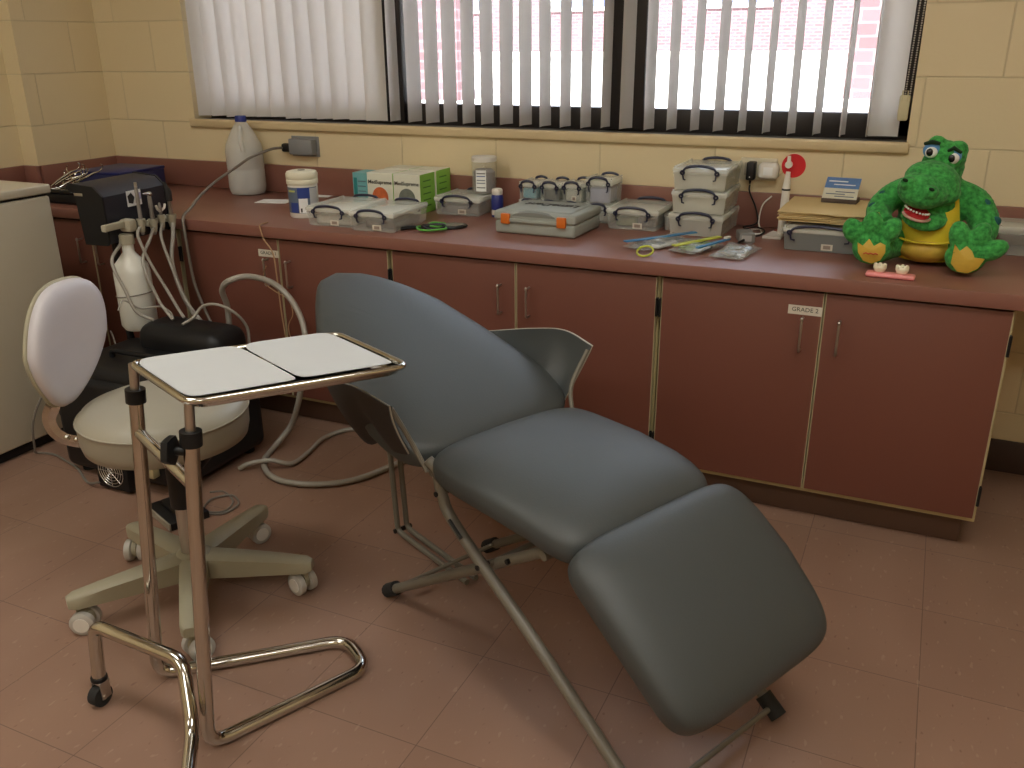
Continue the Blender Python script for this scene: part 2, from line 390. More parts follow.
blind(1.475, 2.41, 'white vertical blind with half open vanes over the middle window light', m_sp, None)
r_sp = [(2.428, radians(74))]+[(2.508+.0795*i, radians(84)) for i in range(10)]+[(3.262, radians(10))]
rb = blind(2.43, 3.31, 'white vertical blind turned fully open over the right window light beside the plush crocodile', r_sp, None)
cx, cy_, cz_ = 2.87, .045, 1.042
b = MB()
for dx in (-.006, .007):
    z = 1.165
    while z < 2.25: b.ball((3.318+dx-cx+(z-1.165)*.02, -.035, z-cz_), .0028, n=6); z += .0068
b.build('bead_chain', CHROMED, rb)
bb = MB(); bb.box((3.313-cx, -.032, 1.13-cz_), (.030, .02, .075), .006); bb.tube([(3.305-cx, -.044, 1.15-cz_), (3.305-cx, -.046, 1.18-cz_), (3.32-cx, -.046, 1.18-cz_), (3.32-cx, -.044, 1.15-cz_)], .002, 6)
bb.build('chain_weight', mat('chain_weight_cream', (.62, .56, .36), .5), rb)

# outdoors
BR = brick_mat()
GR = mat('sunlit_concrete', (.62, .60, .56), .9)
struct(MB().box((2, 20.3, .80), (90, 40, .2)).build('ground_outside', GR))
fb = thing('brick_building', 'pink red brick building across the yard seen through the blinds', 'building', (0, 20.0, .9))
b = MB(); b.box((0, 1, 3.0), (60, 2, 6.0)); b.build('brick_wall', BR, fb, smooth=False)
DW = mat('dark_window_glass', (.09, .11, .20), .1); FRW = mat('white_window_trim', (.8, .8, .8), .6)
for i, x in enumerate([-22, -17, -12, -8.6, -5.2, -1.2, 2.6, 7]):
    w = MB().box((x, -.03, 2.2), (1.7, .06, 2.0), .01).build('window', FRW, fb)
    MB().box((x, -.07, 2.2), (1.5, .03, 1.8)).build('pane', DW, w)
MB().box((0, -.06, .12), (60, .14, .24), .02).build('footing', GR, fb)
pl = thing('brick_pillar', 'sunlit pink brick pillar just outside the right window light', 'pillar', (2.99, 3.0, .9))
MB().box((0, 0, 1.6), (.24, .24, 3.2)).build('shaft', BR, pl, smooth=False)
MB().box((0, 0, .05), (.30, .30, .1), .01).build('plinth', GR, pl)
MB().box((0, 0, 3.22), (.30, .30, .08), .01).build('capital', GR, pl)
pw = thing('brick_wing_wall', 'low pink brick wing wall outside the middle window light', 'wall', (-.85, 3.7, .9))
MB().box((0, 0, .85), (1.5, .3, 1.7)).build('brick_wall', BR, pw, smooth=False)
MB().box((0, 0, 1.73), (1.58, .38, .06), .01).build('coping', GR, pw)

# ceiling troffers
EM = bpy.data.materials.new('lamp_diffuser'); EM.use_nodes = True
n_ = EM.node_tree.nodes; e_ = n_.new('ShaderNodeEmission'); e_.inputs['Color'].default_value = (1, .97, .9, 1); e_.inputs['Strength'].default_value = 2.0
EM.node_tree.links.new(e_.outputs[0], n_['Material Output'].inputs['Surface'])
spots = [(1.3, -2.3), (3.6, -2.3), (1.3, -4.3), (3.6, -4.3)]
for i, (x, y) in enumerate(spots):
    t = thing('ceiling_light', ['recessed fluorescent ceiling light nearest the window on the left', 'recessed fluorescent ceiling light nearest the window on the right', 'recessed fluorescent ceiling light at the back on the left', 'recessed fluorescent ceiling light at the back on the right'][i], 'ceiling light', (x, y, ZC), group='ceiling lights')
    b = MB()
    for sx in (-1, 1): b.box((sx*.6, 0, -.008), (.03, .62, .016), .002); b.box((0, sx*.3, -.008), (1.23, .03, .016), .002)
    b.build('frame', WHITEP, t)
    MB().box((0, 0, -.006), (1.17, .57, .008)).build('diffuser', EM, t)
    ld = bpy.data.lights.new('lamp_light', 'AREA'); ld.shape = 'RECTANGLE'; ld.size = 1.1; ld.size_y = .5; ld.energy = LAMP_W[i]; ld.color = (1, .97, .88)
    lo = bpy.data.objects.new('lamp_light', ld); COL.objects.link(lo); lo.parent = t; lo.location = (0, 0, -.03)

# ------------------------------------------------------------------ counter run and cabinets
ZT = .744; XE = 4.45
ct = thing('countertop', 'long terracotta laminate countertop running under the window', 'countertop', (0, 0, ZT))
b = MB(); b.box(((XE)/2+.002, -.327, -.0201), (XE-.004, .646, .039), .003); b.build('worktop', LAM, ct)
b = MB(); b.box((XE/2+.01, -.0105, .0565), (XE-.02, .019, .111), .002); b.box((.0105, -.2, .0565), (.019, .42, .111), .002)
struct(b.build('trim_1', LAM, None, loc=(0, 0, ZT)))
b = MB(); b.box((-.04, -.4215, .0565), (.10, .019, .111), .002); b.box((XL+.0105, -.60, .0565), (.019, .35, .111), .002); struct(b.build('trim_2', LAM, None, loc=(0, 0, ZT)))
MB().box((XL+.054, -.60, -.0201), (.103, .33, .039), .003).build('worktop_return', LAM, ct)
# cabinet pairs
DX = 3.6593; DWd = .4508; YD = -.632
pull = MB()
pull.tube(fillet([(0, 0, .045), (0, -.026, .045), (0, -.026, -.045), (0, 0, -.045)], .008, 4), .0035, 8)
pull.ball((0, -.026, .046), (.005, .006, .007), n=10)
lab_txt = {(3, 0): 'GRADE 2', (1, 0): 'GRADE 1', (0, 0): None}
names = {3: 'reddish laminate two door cabinet at the right end of the counter', 2: 'reddish laminate two door cabinet behind the dental chair armrest',
         1: 'reddish laminate two door cabinet behind the tray and loose wires', 0: 'reddish laminate cabinet behind the handpiece unit, leftmost of the row'}
pullo = None
for k in range(4):
    x1 = DX - (3-k)*2*DWd; x0 = x1-2*DWd
    if k == 0: x0 = .06
    t = thing('base_cabinet', names[k], 'cabinet', ((x0+x1)/2, 0, 0), group='base cabinets under the counter'); c = (x0+x1)/2
    w = x1-x0
    b = MB(); b.box((0, -.306, .4), (w-.004, .607, .60), .002); b.build('body', CREAM, t)
    MB().box((-.012 if k == 3 else 0, -.285, .053), (w-(.03 if k == 3 else .004), .53, .104), .002).build('toe_kick', KICK, t)
    for s in (0, 1):
        if k == 0 and s == 0: xa, xb = x0+.005, x1-DWd-.004
        else: xa, xb = (x1-DWd*(2-s)+.004 + (.006 if s == 0 else 0), x1-DWd*(1-s)-.004 - (.006 if s == 1 else 0))
        dc = (xa+xb)/2
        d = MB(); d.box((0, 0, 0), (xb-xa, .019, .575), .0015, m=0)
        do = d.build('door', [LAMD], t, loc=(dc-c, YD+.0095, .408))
        for sx in (-1, 1): MB().box((sx*((xb-xa)/2+.0008), 0, 0), (.0022, .0195, .576)).build('edge_band', mat('cream_edge_band', (.42, .36, .22), .5), do)
        hx = (xb-xa)/2-.028 if s == 0 else -(xb-xa)/2+.045
        if pullo is None: pullo = pull.build('handle', CHROMED, do); hh = pullo
        else: hh = pullo.copy(); COL.objects.link(hh); hh.parent = do
        hh.location = (hx-.018 if s == 0 else hx-.004, -.0095, .172)
        sx = -1 if s == 0 else 1
        for z in (.20, -.22):
            hg = MB(); hg.box((sx*((xb-xa)/2+.0045), -.004, z), (.008, .012, .055), .002); hg.cyl((sx*((xb-xa)/2+.005), -.011, z-.027), (sx*((xb-xa)/2+.005), -.011, z+.027), .004, 8)
            hg.build('hinge', BLACK, do)
        if (k, s) in lab_txt and lab_txt[(k, s)]:
            lx = 3.1615-dc if k == 3 else 1.361-dc
            lo = MB().box((lx, -.0102, .237), (.088, .001, .025)).build('label', LABELP, do)
            text('lettering', lab_txt[(k, s)], .0165, facing((lx, -.0110, .238)), INK, lo, sx=1.05)

# ------------------------------------------------------------------ chest freezer on the left
t = thing('chest_freezer', 'cream enamel chest freezer standing at the left edge of the picture', 'freezer', (.41, -1.52, 0))
MB().box((0, 0, .446), (.60, 1.16, .812), .008, seg=3).build('body', ENAMEL, t)
MB().box((0, 0, .875), (.612, 1.172, .030), .006, seg=3).build('lid', ENAMEL, t)
MB().box((0, 0, .856), (.585, 1.145, .009)).build('gasket', RUBBER, t)
MB().box((0, 0, .02), (.56, 1.10, .036), .003).build('plinth', BLACK, t)
MB().cyl((.304, .38, .876), (.3085, .38, .876), .004, 12).build('lid_screw', INK, t)
MB().box((.312, -.25, .87), (.015, .14, .03), .005).build('handle', ENAMEL, t)

# ------------------------------------------------------------------ folding dental chair
CA = math.atan2(-.42, .9075)
t = thing('dental_chair', 'grey vinyl portable reclining dental chair on a folding tube frame', 'dental chair', (3.195, -1.660, 0), CA)
DC = t
# seat: slightly saddle shaped, rolls down at the front and back edges
def seat_fn(q):
    x, y, z = q; z2 = z*(1-.15*(abs(y)/.22)**2)
    z2 += -.22*x*x - .10*y*y + (.012*(x/.21)**2 if x < 0 else -.020*(x/.21)**2)
    return Vector((x-.412, y*(1-.05*max(0, x)/.2), z2+.488))
o = pad(.455, .455, .105, .55, .30, seat_fn).build('seat', VINYL, t, angle=180)
def leg_fn(q):
    x, y, z = q
    z -= .55*x*x - .01 + .10*y*y
    M = Matrix.Rotation(radians(38), 4, 'Y')
    return (M @ Vector((x, y*(1-.06*max(0, x)/.2), z))) + Vector((-.050, 0, .364))
pad(.372, .475, .095, .55, .30, leg_fn).build('leg_rest', VINYL, t, angle=180)
def back_fn(q):
    x, y, z = q           # x: -L/2 head .. +L/2 bottom
    u = (x+.37)/.74
    w = .54+.46*min(1, max(0, u/.80))**.9
    if u < .35:                       # round off the head end
        k = (.35-u)/.35; x += .060*k*(abs(y)/.25)**2*2.2
    z = z*(.80+.20*u) - .10*x*x - .10*y*y*(1 if u > .3 else .6)
    M = Matrix.Rotation(radians(18.5), 4, 'Y')
    return (M @ Vector((x, y*w, z))) + Vector((-.990, 0, .617))
pad(.755, .515, .10, .55, .32, back_fn, nu=96, nv=28).build('backrest', VINYL, t, angle=180)
# back frame under the backrest
b = MB()
for y in (-.12, .12): b.tube([(-.63, y, .44), (-.98, y*.9, .535), (-1.26, y*.6, .615)], .011, 8)
b.tube([(-.98, -.12, .530), (-.98, .12, .530)], .009, 8); b.tube([(-.655, -.185, .452), (-.655, .185, .452)], .011, 8)
b.build('back_frame', TUBEP, t)
# crossed frame tubes
for sy in (-1, 1):
    b = MB(); b.tube(smoothpath([(0.0, sy*.2, .022), (-.28, sy*.2, .208), (-.545, sy*.2, .368), (-.595, sy*.2, .425), (-.612, sy*.2, .475), (-.63, sy*.21, .50)], 8), .0125, 12)
    L_ = b.build('leg', TUBEP, t)
    MB().tube([(.012, sy*.2, .012), (-.03, sy*.2, .0425)], .0185, 12).build('rubber_foot', RUBBER, L_)
    for s_, z_ in ((-.463, .315), (-.60, .43)): MB().cyl((s_, sy*.215, z_), (s_, sy*.183, z_), .006, 8).build('bolt', BLACK, L_)
    if sy < 0: 
        dx, dz = -.50+.28, .34-.208; MB().tube([(-.555, -.2135, .388), (-.515, -.2135, .362)], .0045, 6).build('sticker', INK, L_)
    b = MB(); b.tube([(-.893, sy*.162, .022), (-.463, sy*.162, .305), (-.30, sy*.160, .412), (-.235, sy*.150, .448)], .0125, 12)
    L2 = b.build('leg', TUBEP, t)
    MB().tube([(-.905, sy*.162, .015), (-.865, sy*.162, .042)], .0185, 12).build('rubber_foot', RUBBER, L2)
    MB().cyl((-.41, sy*.18, .34), (-.41, sy*.145, .34), .006, 8).build('bolt', BLACK, L2)
for i, (p, q, r) in enumerate((((-.005, -.2, .028), (-.005, .2, .028), .006), ((-.862, -.162, .045), (-.862, .162, .045), .006), ((-.463, -.2, .312), (-.463, .2, .312), .007), ((-.30, -.18, .405), (-.30, .18, .405), .010), ((-.055, -.13, .305), (-.055, .13, .305), .009))):
    MB().cyl(p, q, r, 10).build('crossbar', TUBEP, t)
b = MB()
for y in (-.15, .15): b.tube([(-.28, y, .415), (-.17, y, .405), (-.04, y, .315), (.05, y, .245)], .010, 8)
b.build('leg_rest_frame', TUBEP, t)
# centre prop under the backrest: two close tubes down to the floor, then forward
for y in (.012, .042):
    MB().tube(fillet([(-1.17, y, .545), (-1.14, y, .30), (-1.12, y, .028), (-.84, y, .016), (-.80, y, .016)], .02, 4), .008, 8).build('prop_leg', TUBEP, t)
MB().cyl((-1.12, .0, .030), (-1.12, .056, .030), .007, 8).build('bolt', BLACK, t)
# armrests: tube loop with a padded sling curling under
for sy in (-1, 1):
    def TP(u):   # top edge from the front peak back to the head side
        a = [Vector((-.640, sy*.285, .640)), Vector((-.745, sy*.295, .652)), Vector((-.85, sy*.285, .635)), Vector((-1.00, sy*.25, .600))]
        p = smoothpath(a, 10); f = u*(len(p)-1); i = min(int(f), len(p)-2); return p[i].lerp(p[i+1], f-i)
    def BP(u):
        a = [Vector((-.672, sy*.225, .505)), Vector((-.715, sy*.215, .468)), Vector((-.765, sy*.205, .505)), Vector((-.865, sy*.205, .455)), Vector((-.955, sy*.20, .485)), Vector((-1.02, sy*.20, .575))]
        p = smoothpath(a, 8); f = u*(len(p)-1); i = min(int(f), len(p)-2); return p[i].lerp(p[i+1], f-i)
    def sl(off):
        def f(u, v):
            p = TP(u).lerp(BP(u), v); bul = sin(pi*v)*.035*(.4+.6*sin(pi*min(1, u*1.1)))
            return (p.x, p.y+sy*(bul*.7+off), p.z+.010*sin(pi*v))
        return f
    b = MB(); b.grid(sl(0), 28, 12, 0); n0 = len(b.f); b.grid(sl(.008), 28, 12, 1)
    # close the rim
    nv = 12; nu = 28; base = (nu+1)*(nv+1)
    ring = [i*(nv+1) for i in range(nu+1)] + [nu*(nv+1)+j for j in range(1, nv+1)] + [i*(nv+1)+nv for i in range(nu-1, -1, -1)] + [j for j in range(nv-1, 0, -1)]
    for i in range(len(ring)): a_, c_ = ring[i], ring[(i+1) % len(ring)]; b.f.append((a_, c_, c_+base, a_+base)); b.m.append(0)
    ar = b.build('armrest', [VINYL, VINYLB], t, angle=60)
    edge = [Vector(sl(.004)(0, 1-v/10)) for v in range(0, 11)] + [Vector(sl(.004)(u/24, 0)) for u in range(1, 25)]
    MB().tube(edge, .0018, 6).build('piping', PIPING, ar)
    MB().tube(smoothpath([(-.625, sy*.215, .475), (-.655, sy*.235, .545), (-.648, sy*.281, .630)], 6), .0055, 8).build('support_tube', TUBEP, ar)
    MB().tube([(-.98, sy*.245, .590), (-1.00, sy*.17, .545), (-.98, sy*.10, .53)], .008, 8).build('rear_bracket', TUBEP, ar)

# ------------------------------------------------------------------ instrument tray stand
t = thing('tray_stand', 'chrome instrument tray stand with looped floor base and casters', 'tray stand', (0, 0, 0))
zt = .748
tc_ = [Vector((2.062, -1.892, 0)), Vector((2.315, -2.003, 0)), Vector((2.565, -1.690, 0)), Vector((2.322, -1.575, 0))]
cen = sum(tc_, Vector())/4
def lerpq(u, v): return tc_[0].lerp(tc_[3], u).lerp(tc_[1].lerp(tc_[2], u), v)
def rrect(poly, r, n=6):
    out = []; k = len(poly)
    for i in range(k):
        p = poly[i]; a = (poly[i-1]-p).normalized(); c = (poly[(i+1) % k]-p).normalized()
        for j in range(n+1): q = j/n; out.append((p+a*r)*(1-q)**2+p*2*q*(1-q)+(p+c*r)*q*q)
    return out
rim = rrect(tc_, .03)
rimz = [Vector((p.x, p.y, zt+.0)) for p in rim]
b = MB(); b.tube(rimz, .0065, 10, closed=True); b.build('tray_rim', CHROME, t)
def shrink(poly, k): return [Vector((cen.x+(p.x-cen.x)*k, cen.y+(p.y-cen.y)*k, 0)) for p in poly]
b = MB(); rings = [(1.0, zt+.001), (.975, zt-.004), (.955, zt-.014), (.93, zt-.0165), (.5, zt-.0165), (.02, zt-.0165)]
for i in range(len(rings)-1):
    A = shrink(rim, rings[i][0]); B = shrink(rim, rings[i+1][0]); n = len(A)
    vs = [(p.x, p.y, rings[i][1]) for p in A]+[(p.x, p.y, rings[i+1][1]) for p in B]
    b.add(vs, [(j, (j+1) % n, n+(j+1) % n, n+j) for j in range(n)])
b.build('tray_pan', CHROME, t)
fb_, rb_ = Vector((2.266, -2.036, 0)), Vector((2.010, -1.915, 0)); ft, rt = Vector((2.306, -1.994, zt-.008)), Vector((2.058, -1.882, zt-.008))
def along(a, c, z): k = z/c.z; return Vector((a.x+(c.x-a.x)*k, a.y+(c.y-a.y)*k, z))
R1 = .0142
lp = [along(rb_, rt, .60), along(rb_, rt, .06)]
loop = fillet([along(rb_, rt, .672), along(rb_, rt, .0150), Vector((2.325, -1.640, .0150)), Vector((2.425, -1.705, .0150)), along(fb_, ft, .0150), along(fb_, ft, .672)], .045, 7)
b = MB(); b.tube(loop, R1, 12); b.build('base_loop', CHROME, t)
for a_, c_ in ((fb_, ft), (rb_, rt)):
    inner = MB().tube([along(a_, c_, .60), along(a_, c_, zt-.004)], .0092, 12).build('inner_tube', CHROMED, t)
    MB().tube([along(a_, c_, .664), along(a_, c_, .692)], .0195, 16).build('collar', BLACK, t)
b = MB(); b.tube([along(rb_, rt, .600), along(fb_, ft, .585)], .0115, 10); b.build('crosspiece', CHROME, t)
kp = along(fb_, ft, .652)
b = MB(); d_ = Vector((-.75, -.25, 0)).normalized()
b.tube([kp+d_*.010, kp+d_*.034], .008, 10); b.build('knob_stem', BLACK, t)
b = MB(); kq = kp+d_*.030; vs = []; ring = []
for i in range(10):
    a = 2*pi*i/10; u = Vector((0, 0, 1))*cos(a)+Vector((-d_.y, d_.x, 0))*sin(a); r_ = .028 if i % 2 else .024
    ring.append(u*r_)
for k_, s_ in ((0, .6), (.004, 1), (.016, 1), (.021, .6)): vs += [tuple(kq+d_*k_+u*s_) for u in ring]
fs = [(k*10+i, k*10+(i+1) % 10, (k+1)*10+(i+1) % 10, (k+1)*10+i) for k in range(3) for i in range(10)]+[tuple(range(10)), tuple(30+i for i in range(10))]
b.add(vs, fs); b.build('knob', BLACK, t)
# caster bar: rises over both posts, comes down to a caster at each end
cA, cB = Vector((1.958, -2.018, 0)), Vector((2.335, -2.155, 0))
mA, mB = Vector((1.985, -2.015, .118)), Vector((2.275, -2.075, .118))
dirv = (cB-cA).normalized()
pA = Vector((1.958, -2.018, .062)); pB = Vector((2.345, -2.210, .062))
bar = fillet([pA, Vector((1.967, -2.035, .135)), along(rb_, rt, .135)+Vector((-.02, -.035, 0)), along(fb_, ft, .12)+Vector((-.025, -.012, 0)), Vector((2.318, -2.125, .118)), pB], .03, 6)
bar = fillet([pA, Vector((1.962, -2.008, .192)), Vector((2.210, -2.014, .186)), Vector((2.272, -2.072, .085)), Vector((2.335, -2.155, .066)), Vector((2.335, -2.155, .060))], .03, 6)
MB().tube(bar, R1, 12).build('caster_bar', CHROME, t)
for P in (cA, cB):
    f = MB(); f.cyl((P.x, P.y, .060), (P.x, P.y, .068), .017, 14); fk = f.build('caster_collar', BLACK, t)
    f = MB(); f.box((P.x-.013, P.y, .038), (.003, .024, .042), .001); f.box((P.x+.013, P.y, .038), (.003, .024, .042), .001); f.box((P.x, P.y, .057), (.028, .026, .005), .001)
    f.build('caster_fork', CHROMED, t)
    w = MB().tube([(P.x-.011, P.y-.006, .0235), (P.x+.011, P.y-.006, .0235)], .0235, 20).build('caster_wheel', RUBBER, t)
    MB().cyl((P.x-.0155, P.y-.006, .022), (P.x+.0155, P.y-.006, .022), .005, 10).build('axle', CHROMED, w)
# two paper tray covers lying in the tray
def sheet(u0, u1, v0, v1, name, label, lift, curl):
    b = MB(); nu, nv = 26, 18
    def prof(u, v, off):
        uu, vv = u*2-1, v*2-1
        p = lerpq(u0+(u1-u0)*u, v0+(v1-v0)*v); z = zt+.0055+lift+off
        z += curl*(-.006*uu*uu*0 + max(0, abs(vv)-.7)**2*.04)
        return p, z
    # rounded outline: map the square to a superellipse-cornered rectangle
    def mp(u, v):
        a, c = u*2-1, v*2-1; m = max(abs(a), abs(c)); 
        if m < 1e-6: return .5, .5
        e = 9.; n_ = (abs(a)**e+abs(c)**e)**(1/e); k = m/n_; return (a*k+1)/2, (c*k+1)/2
    for off in (0, -.0012):
        def f(u, v): uu, vv = mp(u, v); p, z = prof(uu, vv, off); return (p.x, p.y, z)
        b.grid(f, nu, nv)
    o = b.build(name, TRAYP, None, angle=60); tag(o, label, 'tray paper', 'paper covers on the instrument tray')
sheet(.015, .495, .02, .985, 'paper_tray_cover', 'white paper cover lying in the left half of the chrome tray', .0, 1)
sheet(.503, .950, .03, .985, 'paper_tray_cover', 'white paper cover overlapping in the right half of the chrome tray', .0015, 1)

# ------------------------------------------------------------------ operator stool
t = thing('operator_stool', 'cream vinyl operator stool with small backrest and five casters', 'stool', (1.849, -1.613, 0))
b = MB(); b.lathe([(.001, .062), (.045, .062), (.056, .072), (.054, .104), (.040, .122), (.030, .126), (.001, .126)], 20); b.build('base_hub', STOOLP, t)
for i in range(5):
    a = radians(23+72*i); d = Vector((cos(a), sin(a), 0)); n_ = Vector((-sin(a), cos(a), 0))
    b = MB(); secs = [(.03, .033, .060, .120), (.12, .030, .064, .116), (.22, .025, .068, .110), (.285, .022, .070, .104), (.302, .014, .074, .098)]
    vs = []
    for r, h, z0, z1 in secs:
        for sy, z in ((-1, z0), (-1, z1-.006), (-.6, z1), (.6, z1), (1, z1-.006), (1, z0)): vs.append(tuple(d*r+n_*(h*sy)+Vector((0, 0, z))))
    fs = [(k*6+j, k*6+(j+1) % 6, (k+1)*6+(j+1) % 6, (k+1)*6+j) for k in range(4) for j in range(6)]+[tuple(range(6)), tuple(24+j for j in range(6))]
    b.add(vs, fs); lg = b.build('leg', STOOLP, t, angle=50)
    P = d*.280; ang = a+[.9, 1.1, .7, 1.0, .5][i]; ax = Vector((cos(ang), sin(ang), 0)); off = Vector((-ax.y, ax.x, 0))*.012
    b = MB(); b.cyl(P+Vector((0, 0, .045)), P+Vector((0, 0, .074)), .007, 8); b.tube([P+off-ax*.006+Vector((0, 0, .036)), P+off+ax*.006+Vector((0, 0, .036))], .024, 14); b.build('caster_fork', STOOLP, lg)
    for sg in (-1, 1):
        q = P+off+ax*(sg*.0175)+Vector((0, 0, .030))
        b = MB(); b.tube([q-ax*.010, q-ax*.007, q+ax*.007, q+ax*.010], [.026, .0298, .0298, .025], 22); w = b.build('caster_wheel', CASTW, lg)
        b = MB(); b.tube([q+ax*sg*.009, q+ax*sg*.0115], .019, 18); b.build('wheel_cap', WHITEP, w)
b = MB(); b.cyl((-.004, 0, .11), (-.004, 0, .26), .025, 20); b.build('column', CHROMED, t)
b = MB(); b.cyl((-.004, 0, .255), (-.004, 0, .40), .033, 20); b.build('column_cover', BLACK, t)
b = MB(); b.box((-.01, 0, .412), (.22, .22, .018), .006, rz=.4); b.build('seat_plate', BLACK, t)
SX, SY = -.020, -.004
b = MB(); b.lathe([(.01, .432), (.17, .432), (.188, .440), (.193, .460), (.194, .496), (.193, .503), (.1955, .5065), (.192, .511), (.182, .524), (.158, .534), (.115, .541), (.06, .544), (.001, .5445)], 64, c=(SX, SY, 0)); sto = b.build('seat', STOOLW, t, angle=60)
sm = MB().tube([(SX+.1955*cos(2*pi*i/64), SY+.1955*sin(2*pi*i/64), .507) for i in range(64)], .0022, 6, closed=True).build('seam_piping', STOOLW, sto)
# backrest
pc = Vector((-.225, -.078, .672)); nrm = Vector((.985, .17, 0)).normalized(); sd = Vector((-nrm.y, nrm.x, 0)); up = (Vector((0, 0, 1))+nrm*-.10).normalized()
def bfn(front):
    def f(q):
        x, y, z = q     # x: along width, y: up, z: thickness
        k = 1.0 if y > 0 else 1-.62*(-y/.15)**1.25
        zz = z - .9*x*x*-1.0
        return pc + sd*(x*k+.36*y) + up*y + nrm*(zz+ (0 if front else -.014))
    return f
def shield(Wd, H, T, front):
    mb = MB(); vs = []; fs = []; nu, nv = 56, 20
    for i in range(nv+1):
        p = -pi/2+pi*i/nv
        for j in range(nu):
            a = 2*pi*j/nu; vs.append(bfn(front)((Wd/2*sgp(cos(p), .5)*sgp(cos(a), .75), H/2*sgp(cos(p), .5)*sgp(sin(a), .8), T/2*sgp(sin(p), .7))))
    for i in range(nv):
        for j in range(nu): fs.append((i*nu+j, i*nu+(j+1) % nu, (i+1)*nu+(j+1) % nu, (i+1)*nu+j))
    return mb.add(vs, fs)
shield(.245, .275, .055, True).build('backrest', mat('white_vinyl', (.50, .475, .50), .4, bump=.05, bscale=200), t, angle=180)
shield(.253, .282, .024, False).build('backrest_shell', STOOLP, t, angle=180)
arm = smoothpath([pc-up*.06-sd*.0216-nrm*.030, pc-up*.13-sd*.047-nrm*.030, Vector((-.254, -.135, .495)), Vector((-.243, -.130, .455)), Vector((-.205, -.105, .432)), Vector((-.10, -.04, .420))], 8)
MB().tube(arm, .017, 4, flat=.28).build('back_bracket', CHROME, t, smooth=False)
b = MB()
for k in (0, 1): b.ball((-.222+.018*k, -.122+.012*k, .447-.006*k), .008, n=10)
b.build('bracket_bolts', CHROME, t)

# ------------------------------------------------------------------ portable compressor case behind the stool
t = thing('compressor_case', 'black portable compressor case with fan grille and hose ports behind the stool', 'compressor', (1.19, -1.04, 0), 0)
b = MB(); b.box((0, 0, .185), (.50, .42, .33), .03, seg=3); b.build('body', BLACK, t)
b = MB(); b.box((.005, -.03, .347), (.46, .32, .07), .032, seg=3); b.box((.06, .115, .385), (.36, .17, .15), .05, seg=4); b.build('lid', BLACK, t)
for x in (-.2, .2):
    for y in (-.16, .16): MB().cyl((x, y, 0), (x, y, .025), .022, 12).build('foot', RUBBER, t)
b = MB(); b.tube(fillet([(-.1, -.08, .375), (-.1, -.08, .405), (.12, -.08, .405), (.12, -.08, .375)], .015, 4), .009, 8); b.build('handle', BLACK, t)
b = MB()
for r in (.012, .022, .032, .042, .052): b.tube([(.02+r*cos(2*pi*i/24), -.262, .075+r*sin(2*pi*i/24)) for i in range(24)], .0014, 4, closed=True)
for i in range(4): a = pi*i/4; b.cyl((.02-.052*cos(a), -.263, .075-.052*sin(a)), (.02+.052*cos(a), -.263, .075+.052*sin(a)), .0013, 4)
fh = MB().box((.02, -.234, .075), (.135, .05, .13), .006).build('fan_housing', BLACK, t)
b.build('fan_grille', CHROMED, fh)
MB().box((.14, -.222, .09), (.07, .03, .05), .006).build('connector_block', mat('yellowed_plastic', (.42, .36, .2), .5), t)
gp = MB().box((-.256, -.12, .27), (.012, .14, .16), .004).build('port_panel', BLACK, t)
BRASS = mat('brass', (.55, .42, .22), .3, 1.)
for y, z in ((-.165, .33), (-.12, .335), (-.17, .27), (-.10, .26), (-.155, .215), (-.10, .21)):
    MB().cyl((-.26, y, z), (-.275, y, z), .007, 10).build('port', BRASS, gp)
# soft bag on the floor behind
b = MB(); b.grid(lambda u, v: (.155*cos(2*pi*u)*sin(pi*v)**.5*(1+.06*sin(9*u+4*v)), .115*sin(2*pi*u)*sin(pi*v)**.5, .205-.195*cos(pi*v)*(1 if v > .5 else 1)+.008*sin(14*u)), 40, 24)
BAGM = mat('black_nylon', (.014, .014, .016), .6, bump=.4, bscale=60)
o = b.build('equipment_bag', BAGM, None, loc=(1.30, -.735, 0), angle=180)
bpy.data.objects.remove(o)
# foot pedal
t = thing('foot_pedal', 'flat black foot pedal with pale edge strip on the floor under the stool', 'foot pedal', (1.50, -1.325, 0), radians(-22))
MB().box((0, 0, .012), (.17, .12, .024), .004).build('base_plate', BLACK, t)
MB().box((0, -.062, .014), (.175, .006, .022), .002).build('edge_strip', STOOLW, t)
MB().box((0, .01, .034), (.11, .08, .014), .006).build('treadle', BLACK, t)

# ------------------------------------------------------------------ dental delivery unit on its pole
t = thing('delivery_unit', 'dark blue black dental delivery unit on a pole holding four handpieces', 'dental unit', (.898, -.812, 0), radians(5))
prof = [(-.034, .705), (.055, .705), (.062, .718), (.062, .862), (.030, .892), (-.062, .900), (-.080, .886), (-.046, .866)]
b = MB()
vs = [(x, -.145, z) for x, z in prof]+[(x, .145, z) for x, z in prof]; n = len(prof)
b.add(vs, [tuple(range(n)), tuple(n+i for i in range(n))]+[(i, (i+1) % n, n+(i+1) % n, n+i) for i in range(n)])
hb = b.build('housing', MIC, t)
for y in (-.149, .149): 
    b = MB(); vs = [(x*1.04, y-.004, .80+(z-.80)*1.03) for x, z in prof]+[(x*1.04, y+.004, .80+(z-.80)*1.03) for x, z in prof]
    b.add(vs, [tuple(range(n)), tuple(n+i for i in range(n))]+[(i, (i+1) % n, n+(i+1) % n, n+i) for i in range(n)]); b.build('end_panel', BLACK, hb)
MB().box((-.03, -.1545, .868), (.035, .002, .009), .001).build('badge', CHROMED, hb)
st = MB().box((.0635, -.008, .840), (.001, .068, .052)).build('sticker', PAPERW, hb)
MB().add([(.0648, -.024+.017*sin(2*pi*i/5+.2), .840+.020*cos(2*pi*i/5+.2)) for i in range(5)], [tuple(range(5))]).build('sticker_print', INK, st, smooth=False)
